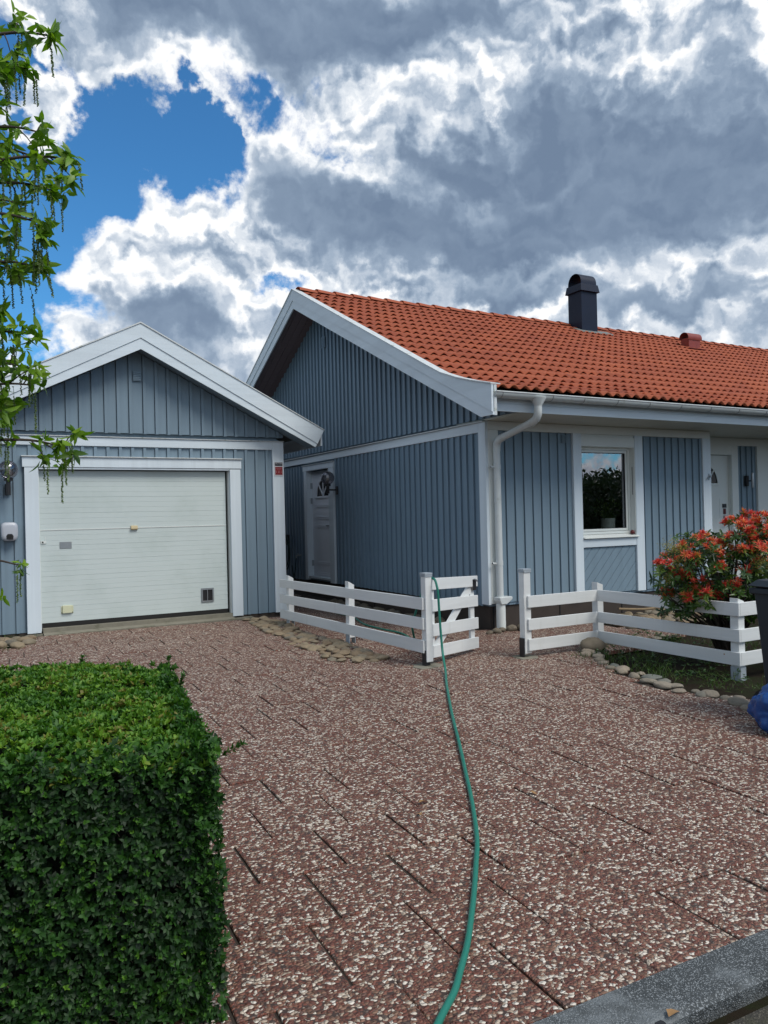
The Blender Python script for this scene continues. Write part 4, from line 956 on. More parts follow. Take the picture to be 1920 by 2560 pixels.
for sc_, yy in ((1, 11.312), (1, 11.25), (.97, 11.222), (.88, 11.205), (.6, 11.20)): V += [(.582+(x-.582)*sc_, yy, 1.408+(z-1.408)*sc_) for x, z in prof]
b.add(V, [(r_*N+i, r_*N+(i+1) % N, (r_+1)*N+(i+1) % N, (r_+1)*N+i) for r_ in range(4) for i in range(N)] + [tuple(range(4*N, 5*N))]); b.build('cover', M['grey'], t, smooth=True)
b = MB(); b.prism([(.545, 1.305), (.622, 1.305), (.628, 1.35), (.61, 1.378), (.557, 1.378), (.54, 1.35)], 1, 11.196, 11.2035); b.build('socket', M['blackpl'], t, bevel=.003)
b = MB(); b.tube([(.583, 11.195, 1.352), (.583, 11.19, 1.352)], .022, 14); b.build('plug', M['rubber'], t)
t = thing('alarm_sign', 'small red and black alarm company sign on the garage corner board', 'sign', (4.39, 11.31, 2.16))
b = MB(); b.box((4.318, 11.304, 2.160), (4.460, 11.3128, 2.378)); b.build('sign_plate', M['signwhite'], t, bevel=.003)
b = MB(); b.box((4.328, 11.3015, 2.318), (4.450, 11.3035, 2.370)); b.build('name_panel', M['signnavy'], t)
b = MB(); b.box((4.330, 11.3015, 2.178), (4.450, 11.3035, 2.302)); rp = b.build('red_panel', M['signred'], t)
fc = bpy.data.curves.new('lettering', 'FONT'); fc.body = 'SECTOR'; fc.size = .030; fc.align_x = 'CENTER'; fc.extrude = .0003; fc.materials.append(M['signwhite'])
ft = bpy.data.objects.new('text', fc); C.objects.link(ft); bpy.context.view_layer.update(); me = bpy.data.meshes.new_from_object(ft); bpy.data.objects.remove(ft); fo = bpy.data.objects.new('lettering', me); C.objects.link(fo); fo.parent = t; fo.location = (-.001, -.0095, .183); fo.rotation_euler = (R(90), 0, 0)
b = MB()
for z, w_, hh in ((2.280, .092, .008), (2.262, .07, .005), (2.190, .088, .003)): b.box((4.390-w_/2, 11.3008, z-hh/2), (4.390+w_/2, 11.3014, z+hh/2))
for x in (4.350, 4.382, 4.396, 4.428): b.lathe([(.008, -.0003), (.008, 0)], (x, 11.3012, 2.235), 10, 'Y'); b.box((x-.007, 11.3008, 2.208), (x+.007, 11.3012, 2.222))
b.build('small_print', simple('sign_pink', (.35, .13, .14), .5, .1, 20), t)

# ------------------------------------------------------------------ plant pot, ornament, tap, hose reel
t = thing('potted_plant', 'white pot with a feathery green plant inside the window', 'plant', (8.36, 8.30, 1.2015))
b = MB(); b.lathe([(.088, 1.2015), (.098, 1.21), (.105, 1.385), (.095, 1.385), (.093, 1.36), (.01, 1.355)], (8.36, 8.32, 0), 24); b.build('pot', M['pot'], t, autos=40)
lb = LB(); n = 420; A = unit(np.column_stack([RNG.normal(size=n)*.7, RNG.normal(size=n)*.5, RNG.uniform(.3, 1.2, n)])); P = np.array([8.36, 8.32, 1.36]) + A*RNG.uniform(.02, .42, n)[:, None]*np.array([.8, .5, .8])
lb.add(*leaves(P, A+RNG.normal(size=(n, 3))*.5, RNG.normal(size=(n, 3)), .055, .012, RNG.uniform(0, 1, n))); lb.build('foliage', M['shrubg'], t)
t = thing('window_ornament', 'tiny dark red bird ornament on the outer window sill', 'ornament', (8.50, 8.02, 1.165))
b = MB(); b.lathe([(.006, 1.150), (.030, 1.158), (.034, 1.18), (.022, 1.203), (.004, 1.212)], (8.515, 8.0, 0), 12); b.build('body', M['redtoy'], t, smooth=True)
b = MB(); b.prism([(8.53, 1.170), (8.60, 1.150), (8.53, 1.160)], 1, 7.992, 8.008); b.build('tail', M['redtoy'], t)
t = thing('hose_reel', 'dark hose coiled on a wall reel beyond the side door', 'hose reel', (5.85, 14.6, .4))
for k in range(5):
    b = MB(); rr_ = .20+.022*k; b.tube([(5.83-.012*(k % 3), 14.72+rr_*math.cos(a)*(.8), .80+rr_*1.25*math.sin(a)) for a in np.linspace(0, 2*math.pi, 28)], .010, 7, caps=False); b.build('hose_coil', M['darkhose'], t, smooth=True)
b = MB(); b.box((5.84, 14.66, .95), (5.893, 14.78, 1.16)); b.box((5.78, 14.69, 1.10), (5.84, 14.75, 1.13)); b.build('hanger', M['blackpl'], t)
b = MB(); b.tube([(5.83, 14.40, .55), (5.80, 14.25, .30), (5.78, 14.35, .06), (5.75, 14.6, .03)], .010, 7); b.build('hose_tail', M['darkhose'], t)
t = thing('garden_tap', 'small wall tap with a thin hose hanging beside the side door', 'tap', (5.89, 14.08, .75))
b = MB(); b.tube([(5.892, 14.08, .76), (5.80, 14.08, .76), (5.79, 14.08, .71)], .014, 8); b.tube([(5.83, 14.055, .79), (5.83, 14.105, .79)], .008, 6); b.build('tap_body', M['steel'], t)
b = MB(); b.tube([(5.79, 14.08, .71), (5.785, 14.12, .5), (5.78, 14.22, .25), (5.76, 14.3, .03)], .009, 7); b.build('tap_hose', M['darkhose'], t)

# ------------------------------------------------------------------ the green hose
def smooth_path(pts, n=8):
    P = [Vector(p) for p in pts]; out = []
    for i in range(len(P)-1):
        a, b_, c_, d_ = P[max(i-1, 0)], P[i], P[i+1], P[min(i+2, len(P)-1)]
        for k in range(n):
            t_ = k/n; out.append(.5*((2*b_) + (c_-a)*t_ + (2*a-5*b_+4*c_-d_)*t_*t_ + (3*b_-a-3*c_+d_)*t_**3))
    return out + [P[-1]]
hp = [(5.10, 10.9, .012), (5.07, 10.2, .013), (4.98, 9.85, .013), (4.86, 9.40, .013), (4.84, 8.9, .012), (4.86, 8.4, .012), (4.62, 7.7, .02), (4.30, 7.15, .12), (4.13, 6.92, .34), (4.115, 6.83, .474), (4.10, 6.68, .683), (4.098, 6.60, .81), (4.100, 6.52, .862), (4.105, 6.43, .860), (4.108, 6.395, .80), (4.112, 6.38, .72), (4.122, 6.38, .52), (4.122, 6.36, .311), (4.10, 6.30, .13), (3.98, 6.08, .035), (3.77, 5.75, .014), (3.531, 5.363, .012), (3.182, 4.786, .012), (2.828, 4.181, .012), (2.513, 3.651, .012), (2.294, 3.285, .012), (2.057, 2.913, .012), (1.889, 2.687, .012), (1.742, 2.496, .012), (1.629, 2.355, .012), (1.51, 2.212, .012), (1.397, 2.092, .012), (1.322, 2.015, .012), (1.213, 1.927, .014), (1.05, 1.78, .016), (.8, 1.5, -.02)]
hb = MB(); hb.tube(smooth_path(hp), .0118, 12)
tag(hb.build('garden_hose', M['hose'], smooth=True, loc=(3.53, 5.36, 0)), 'long green garden hose hanging over the gate and trailing down the drive', 'hose')

# ------------------------------------------------------------------ bin and bag
t = thing('wheelie_bin', 'dark blue-black wheeled rubbish bin at the right edge of the drive', 'bin', (5.18, 3.28, 0))
b = MB(); x0, y0, x1, y1 = 4.975, 2.99, 5.475, 3.56; zt = .905
V = [(x0+.035, y0+.03, .03), (x1-.035, y0+.03, .03), (x1-.035, y1-.07, .03), (x0+.035, y1-.07, .03), (x0+.003, y0, zt), (x1-.003, y0, zt), (x1-.003, y1, zt), (x0+.003, y1, zt)]
b.add(V, [(0, 1, 5, 4), (1, 2, 6, 5), (2, 3, 7, 6), (3, 0, 4, 7), (4, 5, 6, 7), (3, 2, 1, 0)]); b.build('body', M['bin'], t, bevel=.012)
b = MB(); b.box((x0-.022, y0-.022, .88), (x1+.022, y1+.02, .92)); b.build('rim', M['bin'], t, bevel=.006)
b = MB(); b.add([(x0-.026, y0-.03, .925), (x1+.026, y0-.03, .925), (x1+.026, y1+.03, .935), (x0-.026, y1+.03, .935), (x0+.02, y0+.02, .96), (x1-.02, y0+.02, .96), (x1-.02, y1-.02, .98), (x0+.02, y1-.02, .98)], [(0, 1, 5, 4), (1, 2, 6, 5), (2, 3, 7, 6), (3, 0, 4, 7), (4, 5, 6, 7), (3, 2, 1, 0)])
li = b.build('lid', M['bin'], t, bevel=.006); b = MB(); b.tube([(x0+.1, y1+.05, .94), (x1-.1, y1+.05, .94)], .014, 10); b.build('lid_handle', M['blackpl'], li)
for x in (x0+.02, x1-.06):
    b = MB(); b.tube([(x, y1-.06, .10), (x+.04, y1-.06, .10)], .10, 20); b.build('wheel', M['rubber'], t, autos=40)
def blob(name, loc, r, mat, label=None, cat=None, group=None, seed=0, sub=3, amp=.15, fr=2.2, parent=None):
    bm = bmesh.new(); bmesh.ops.create_icosphere(bm, subdivisions=sub, radius=1)
    from mathutils import noise as mn
    for v in bm.verts:
        k = 1+amp*mn.noise(v.co*fr+Vector((seed*7.1, seed*3.3, 0)))+amp*.4*mn.noise(v.co*fr*3+Vector((seed, 0, seed)))
        v.co = Vector((v.co.x*r[0]*k, v.co.y*r[1]*k, v.co.z*r[2]*k))
    me = bpy.data.meshes.new(name); bm.to_mesh(me); bm.free(); me.materials.append(mat); me.polygons.foreach_set('use_smooth', [True]*len(me.polygons))
    o = bpy.data.objects.new(name, me); C.objects.link(o); o.location = loc
    if label: tag(o, label, cat, group)
    return o
blob('rubbish_bag', (4.745, 3.215, .15), (.165, .18, .17), M['bag'], 'shiny blue plastic bag lying at the foot of the bin', 'bag', seed=3, sub=5, amp=.22, fr=2.0)

# ------------------------------------------------------------------ cobbles
def stones(name, pts, label, group, mat, size, seed, flat=.55, bury=.2, zones=None, ax=1):
    order = sorted(range(len(pts)), key=lambda i: pts[i][ax]); zone = {k: zones[min(len(zones)-1, r_*len(zones)//len(pts))] for r_, k in enumerate(order)} if zones else {}
    rs = random.Random(seed); protos = []
    for k in range(6):
        o = blob(name, (0, 0, 0), (1, 1, 1), mat, seed=seed*10+k, sub=3, amp=.24, fr=1.1); protos.append(o)
    for i, (x, y, s_) in enumerate(pts):
        o = protos[i] if i < 6 else protos[rs.randrange(6)].copy()
        if i >= 6: C.objects.link(o)
        sx = size*s_*rs.uniform(.8, 1.35); sy = size*s_*rs.uniform(.75, 1.1); sz = size*s_*flat*rs.uniform(.8, 1.2)
        o.scale = (sx, sy, sz); o.rotation_euler = (rs.uniform(-.15, .15), rs.uniform(-.15, .15), rs.uniform(0, 6.28)); o.location = (x, y, sz*(1-2*bury)*.9)
        sw = 'small ' if s_ < .88 else ('' if s_ < 1.1 else 'large ')
        tag(o, (sw + label + (', ' + zone[i] if zones else ''))[:200], 'stone', group)
def scatter(poly, n, mind, seed, s0=.7, s1=1.3):
    rs = random.Random(seed); out = []; xs = [p[0] for p in poly]; ys = [p[1] for p in poly]; tries = 0
    while len(out) < n and tries < 20000:
        tries += 1; x, y = rs.uniform(min(xs), max(xs)), rs.uniform(min(ys), max(ys)); c_ = False
        for i in range(len(poly)):
            (xa, ya), (xb, yb_) = poly[i-1], poly[i]
            if (ya > y) != (yb_ > y) and x < (xb-xa)*(y-ya)/(yb_-ya)+xa: c_ = not c_
        if c_ and all((x-a)**2+(y-b_)**2 > (mind*(.5*(s1+s0)))**2 for a, b_, _ in out): out.append((x, y, rs.uniform(s0, s1)))
    return out
strip = scatter([(3.36, 7.45), (3.46, 7.05), (3.86, 6.98), (3.93, 7.5), (3.92, 8.3), (3.86, 9.2), (4.0, 10.2), (3.95, 10.9), (3.7, 11.0), (3.62, 10.2), (3.52, 9.7), (3.55, 9.0), (3.42, 8.6), (3.5, 8.0)], 105, .118, 5)
stones('cobblestone', strip, 'rounded tan cobble in the strip left of the low fence', 'cobbles beside the left fence', M['stone'], .064, 2, .42, .32, zones=('near the gate', 'mid-way', 'beyond the middle post', 'near the garage'))
bd = [(6.25, 6.36), (6.42, 6.30), (6.55, 6.38), (6.7, 6.31), (6.86, 6.38), (7.02, 6.30), (7.18, 6.38), (5.90, 6.22), (5.78, 6.10), (5.80, 5.98), (5.66, 5.86), (5.58, 5.72), (5.47, 5.60), (5.50, 5.45), (5.40, 5.40), (5.42, 5.26), (5.33, 5.16), (5.40, 5.04), (5.30, 4.96), (5.36, 4.84), (5.24, 4.74), (5.31, 4.66), (5.18, 4.56), (5.26, 4.48), (5.13, 4.38), (5.25, 4.30), (5.16, 4.20), (5.27, 4.14), (5.22, 4.02), (5.32, 3.94), (5.18, 3.86), (5.26, 3.76), (5.05, 3.72), (5.06, 3.58), (4.96, 3.52), (5.95, 6.33), (6.02, 6.15), (5.68, 6.02)]
stones('border_stone', [(x+random.uniform(-.03, .03), y+random.uniform(-.03, .03), random.uniform(.75, 1.35)) for x, y in bd], 'pale rounded edging stone between the paving and the shrub bed', 'edging stones of the shrub bed', M['stoneg'], .055, 3, .48, .33, zones=('nearest the bin', 'short of the bin', 'half-way along', 'towards the bend', 'by the fence bend'))
blob('boulder', (5.90, 6.13, .05), (.15, .12, .10), M['stoned'], 'large grey boulder at the foot of the bend in the right fence', 'stone', seed=9, sub=3, amp=.2, fr=1.)
wl = [(5.72+random.uniform(-.07, .07), y, random.uniform(.7, 1.2)) for y in np.arange(8.25, 12.3, .115)] + [(5.60+random.uniform(-.05, .04), y, random.uniform(.6, 1.)) for y in np.arange(8.3, 12.2, .24)]
wl += [(x, 7.80+random.uniform(-.07, .05), random.uniform(.7, 1.2)) for x in list(np.arange(5.75, 6.0, .12)) + list(np.arange(6.14, 7.4, .125))]
stones('wall_cobble', wl, 'dark rounded cobble lying along the foot of the house wall', 'cobbles along the house wall', M['stoned'], .072, 4, .6, zones=('front side', 'near corner', 'behind the gate', 'further back', 'nearest the side door'))
pile = scatter([(7.4, 6.9), (7.5, 7.9), (9.9, 7.9), (9.9, 7.2), (8.7, 6.9)], 75, .155, 8)
stones('bed_cobble', pile, 'brown rounded cobble in the bed below the house window', 'cobbles under the window', M['stone'], .080, 5, .55, .25, zones=('left end', 'left of centre', 'right of centre', 'right end'), ax=0)
gl = [(.50, 10.9, 1.1), (.62, 11.02, .9), (.70, 10.82, 1.1), (.55, 10.68, 1.0), (.80, 10.98, .8), (.42, 10.5, 1.1), (.60, 10.42, 1.2), (.78, 11.12, .8), (.45, 11.08, .9), (.74, 10.60, 1.1)]
stones('corner_cobble', gl, 'weathered cobble at the left foot of the garage door frame', 'cobbles at the garage corner', M['stone'], .075, 6, .55)
b = MB(); b.tube(smooth_path([(7.82, 7.62, .16), (8.1, 7.45, .15), (8.34, 7.31, .17), (8.64, 6.96, .16), (8.8, 6.9, .15)], 4), .016, 7); tag(b.build('fallen_branch', M['stick'], loc=(8.3, 7.3, .1)), 'thin dry branch lying on the cobbles below the window', 'branch')
# dead leaves on the drive, bolt in the road
for i, (x, y, s_, lab) in enumerate(((2.085, 3.419, .032, 'curled orange leaf just left of the hose half-way down the drive'), (1.984, 3.295, .022, 'small brown leaf in a paving joint left of the hose'), (3.079, 4.816, .028, 'small orange leaf beside the hose near the gate'), (.896, 3.05, .022, 'narrow tan leaf on the paving beside the hedge'), (2.64, 3.216, .025, 'pale tan leaf on the paving right of the hose'), (1.823, 1.60, .03, 'pale dry leaf on the road beside the kerb'))):
    lb = LB(); a = i*1.3; lb.add(*leaves([(x-s_*math.cos(a), y-s_*math.sin(a), .012)], [(math.cos(a), math.sin(a), .1)], [(0, .2, 1)], s_*2, s_*1.3, .5, bend=.2, fold=.5))
    tag(lb.build('dead_leaf', M['deadleaf'], loc=(x, y, .01)), lab, 'leaf', 'fallen leaves on the drive')
t = thing('survey_bolt', 'small round rusty bolt head beside the kerb', 'bolt', (1.76, 1.60, -.02))
b = MB(); b.lathe([(.020, -.06), (.020, -.006), (.016, .0), (.010, .0)], (1.765, 1.600, 0), 14); b.build('bolt_head', M['blackpl'], t, autos=30)

# ------------------------------------------------------------------ the clipped hedge
from mathutils import noise as mn
def hedge():
    A_, B_, C_, D_ = np.array([.668, 2.285]), np.array([.885, 3.74]), np.array([-1.5, 5.1]), np.array([-1.75, 2.78])
    H = .83
    t = thing('clipped_hedge', 'box-clipped dark green privet hedge in the left foreground', 'hedge', (-.3, 3.2, 0))
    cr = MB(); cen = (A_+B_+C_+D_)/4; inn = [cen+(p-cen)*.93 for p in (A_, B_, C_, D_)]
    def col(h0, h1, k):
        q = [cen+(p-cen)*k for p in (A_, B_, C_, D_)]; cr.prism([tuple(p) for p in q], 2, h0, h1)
    col(.02, H-.09, .91); cr.build('dark_core', simple('hedge_inside', (.006, .010, .004), .95, .6, 40), t)  # solid near-black core painted in place of the shaded inside
    lb = LB(); tw = MB()
    def wob(P): return np.array([mn.noise(Vector(p)*4.)*.034 + mn.noise(Vector(p)*11.)*.022 for p in P])
    def face(p0, p1, nrm, n, z0=.0, z1=H):
        u = RNG.uniform(-.01, 1.01, n); z = RNG.uniform(z0, z1, n); P = np.column_stack([p0[0]+(p1[0]-p0[0])*u, p0[1]+(p1[1]-p0[1])*u, z])
        N = np.array([nrm[0], nrm[1], 0.]); dep = -np.abs(RNG.normal(size=n))*.030 + wob(P)
        P = P + N*dep[:, None]
        A = unit(N + np.array([0, 0, .55]) + RNG.normal(size=(n, 3))*.42)
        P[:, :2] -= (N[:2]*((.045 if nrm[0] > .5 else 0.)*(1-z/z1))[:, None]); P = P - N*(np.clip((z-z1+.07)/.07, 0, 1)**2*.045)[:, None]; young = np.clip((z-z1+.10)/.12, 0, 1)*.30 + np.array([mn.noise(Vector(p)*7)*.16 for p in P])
        whorls(lb, P, A, 7, .0225, .0128, .27 + young + RNG.normal(size=n)*.13, (.55, 1.35), .09)  # older leaves, plus the shade of the clipped faces put into their tint
        m_ = n//3; k = RNG.integers(0, n, m_)
        whorls(lb, P[k]+N*.014, A[k], 4, .016, .009, .50 + RNG.normal(size=m_)*.12, (.2, .8), .08)
    def dens(p0, p1, d_): return int(np.linalg.norm(p1-p0)*H*d_)
    nAD = unit(np.array([(D_-A_)[1], -(D_-A_)[0]])); nAD = nAD if nAD[1] < 0 else -nAD
    nAB = unit(np.array([(B_-A_)[1], -(B_-A_)[0]])); nAB = nAB if nAB[0] > 0 else -nAB
    nBC = unit(np.array([(C_-B_)[1], -(C_-B_)[0]])); nBC = nBC if nBC[1] > 0 else -nBC
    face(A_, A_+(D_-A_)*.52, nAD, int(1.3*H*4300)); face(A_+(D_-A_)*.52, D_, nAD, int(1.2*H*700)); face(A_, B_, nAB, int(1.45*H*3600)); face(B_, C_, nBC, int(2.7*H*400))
    # the top
    n = 11500; u, v = RNG.uniform(0, 1, n), RNG.uniform(0, 1, n)**1.0; u = np.where(RNG.random(n) < .8, u*.55, u)
    P2 = (1-u)[:, None]*((1-v)[:, None]*A_ + v[:, None]*B_) + u[:, None]*((1-v)[:, None]*D_ + v[:, None]*C_)
    P = np.column_stack([P2, np.full(n, H)]); P[:, 2] += wob(P)*1.3 - np.abs(RNG.normal(size=n))*.018
    ed = np.minimum(np.minimum(u*6, v*4), 1)**.5; P[:, 2] -= (1-ed)**1.5*.075
    A = unit(np.array([0, 0, 1.]) + RNG.normal(size=(n, 3))*.40)
    tn = .76 + np.array([mn.noise(Vector(p)*6)*.25 for p in P]) + RNG.normal(size=n)*.12  # young growth, plus the brightness of the lit top put into the tint
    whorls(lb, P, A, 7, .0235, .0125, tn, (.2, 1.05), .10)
    # shoots that stand out of the clipped faces
    for (x, y, z, dx, dy, dz, L_) in ((.72, 2.36, .77, 1, -.25, .5, .05), (.66, 2.35, .62, 1, -.2, .9, .02), (.66, 2.38, .40, 1, -.1, .9, .02), (.85, 3.68, .82, .3, .2, 1, .03), (.82, 3.3, .82, .4, 0, 1, .02), (.1, 4.0, .83, 0, 0, 1, .03), (.5, 3.9, .83, .1, 0, 1, .03), (.68, 2.6, .81, .5, 0, 1, .03), (.66, 2.42, .2, 1, 0, .9, .02), (.70, 2.75, .55, 1, 0, .8, .02)):
        d_ = unit(np.array([dx, dy, dz], float)); p0 = np.array([x, y, z])-d_*.05; p1 = p0+d_*(L_+.05)
        tw.tube([tuple(p0), tuple(p1)], .0022, 5)
        s_ = np.linspace(.35, 1, 5)[:, None]; whorls(lb, p0+(p1-p0)*s_, np.tile(d_, (5, 1)), 6, .026, .012, np.full(5, .5), (.4, 1.1), .12)
    for _ in range(60):
        u = random.random()*.5; z = random.uniform(.05, H-.03); p = A_+(D_-A_)*u; a = random.uniform(-.9, .9)
        q = np.array([p[0]-nAD[0]*.03, p[1]-nAD[1]*.03, z]); e = q + np.array([math.sin(a*3), -.1*abs(math.cos(a)), math.cos(a*5)])*random.uniform(.03, .06); tw.tube([tuple(q), tuple((q+e)/2+np.array([.004, 0, .006])), tuple(e)], random.uniform(.0008, .0014), 4)
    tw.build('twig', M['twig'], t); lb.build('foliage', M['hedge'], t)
hedge()

# ------------------------------------------------------------------ the catkin tree at the left edge
def catkin_tree():
    base = np.array([-.75, 4.55, 0.])
    t = thing('catkin_tree', 'tree with drooping leaf clusters and long green catkins at the left edge', 'tree', tuple(base))
    tips = [(.43, 3.95, 3.83), (.36, 4.35, 3.86), (.22, 4.3, 3.80), (.50, 3.97, 3.26), (.40, 4.45, 3.45), (.50, 4.58, 3.34), (.37, 4.11, 2.98), (.30, 4.47, 3.2), (.39, 4.18, 2.78), (.30, 4.50, 2.84), (.42, 4.43, 3.58),
            (.33, 4.14, 2.44), (.30, 4.60, 2.36), (.36, 4.48, 2.24), (.52, 4.42, 1.90), (.26, 4.58, 2.16), (.20, 4.35, 2.08), (.28, 4.62, 1.28), (.16, 4.70, 1.10), (.20, 4.1, 3.50), (.22, 4.68, 3.50), (.22, 4.33, 2.94), (.20, 4.41, 2.58), (.12, 4.3, 3.1), (.10, 4.5, 2.3), (.12, 4.3, 2.75), (.16, 4.2, 3.35), (.14, 4.45, 3.75), (.1, 4.3, 2.2), (.14, 4.2, 3.6), (.12, 4.5, 3.25), (.10, 4.3, 2.9), (.14, 4.6, 2.6), (.08, 4.2, 2.45), (.05, 4.4, 3.9), (-.1, 4.2, 3.3), (-.2, 4.4, 2.6), (-.3, 4.1, 3.7), (-.7, 4.2, 4.1), (-1.2, 4.4, 3.8), (-1.5, 4.6, 3.2), (-1.3, 4.9, 2.5), (-.6, 5.0, 3.9), (-.2, 3.9, 2.9), (-.9, 3.9, 3.1)]
    tr = MB(); trunk = smooth_path([tuple(base+(0, 0, -.05)), tuple(base+(.02, .02, .8)), tuple(base+(.06, -.03, 1.8)), tuple(base+(.10, -.10, 2.7)), tuple(base+(.2, -.15, 3.6))], 5)
    tr.tube(trunk, list(np.linspace(.085, .022, len(trunk))), 12); tr.build('trunk', M['bark'], t, smooth=True)
    lb = LB(); cb = LB(); ax = []; cl = []
    for i, tp in enumerate(tips):
        tp = np.array(tp); br = MB(); zb_ = max(.7, tp[2]-random.uniform(.25, .6)); bp = base + np.array([.02+.05*zb_, -.04*zb_, zb_])
        m1 = bp + (tp-bp)*.45 + np.array([0, 0, .14]); m2 = bp + (tp-bp)*.8 + np.array([0, 0, .10])
        pth = smooth_path([tuple(bp), tuple(m1), tuple(m2), tuple(tp)], 6); br.tube(pth, list(np.linspace(.015, .0035, len(pth))), 7)
        pts = [np.array(p) for p in pth]
        low = i in (17, 18)
        for k in range(0 if low else 3):                       # side twigs
            s_ = pts[random.randrange(len(pts)//2, len(pts)-1)]; e = s_ + np.array([random.uniform(.02, .12), random.uniform(-.14, .14), random.uniform(-.12, .12)])
            if i < 37: e[0] = min(e[0], tp[0]+.02)
            br.tube([tuple(s_), tuple((s_+e)/2+(0, 0, .01)), tuple(e)], [.004, .003, .002], 5); cl.append((e, .9))
        br.build('branch', M['bark'], t, smooth=True)
        cl.append((tp, .75 if low else 1.1))
        if low: continue
        cl.append((pts[-5], .9)); cl.append((pts[-8], .8)); cl.append((pts[-13], .8))
        if i in (0, 1, 3, 5, 8, 11, 14, 17): cl.append((tp+np.array([-.03, 0, .02]), 1.))
    catk = MB()
    for e, s_ in cl:
        n = random.choice((2, 3, 3)); P = np.array(e) + RNG.normal(size=(n, 3))*.018
        whorls(lb, P, np.tile([.25, 0, .1], (n, 1)) + RNG.normal(size=(n, 3))*.35, 5, .080*s_, .033*s_, .55 + RNG.normal(size=n)*.22, (.4, 1.7), .15, droop=.35)
        for _ in range(random.choice((0, 1, 1, 2))):
            L_ = random.uniform(.13, .24); p = np.array(e) + np.array([random.uniform(-.03, .03), random.uniform(-.03, .03), -.01]); m_ = int(L_/.0030)
            s2 = np.linspace(0, 1, m_); sway = np.array([random.uniform(-.02, .03), random.uniform(-.02, .02)])
            Q = np.column_stack([p[0]+sway[0]*np.sqrt(s2), p[1]+sway[1]*np.sqrt(s2), p[2]-L_*s2]); catk.tube([tuple(q) for q in Q[::max(1, m_//6)]], .0014, 4)
            keep = RNG.random(m_) < (.35+.65*(s2 > .25)); Q = Q[keep]
            for rep in range(2):
                D = RNG.normal(size=(len(Q), 3))*np.array([1, 1, .3]) + np.array([0, 0, -.5]); cb.add(*leaves(Q, D, RNG.normal(size=(len(Q), 3)), 0.0085, .0075, RNG.uniform(0, 1, len(Q)), fold=.5))
    catk.build('catkin_stems', M['catkin'], t); lb.build('crown', M['tree'], t); cb.build('catkins', M['catkin'], t)
catkin_tree()

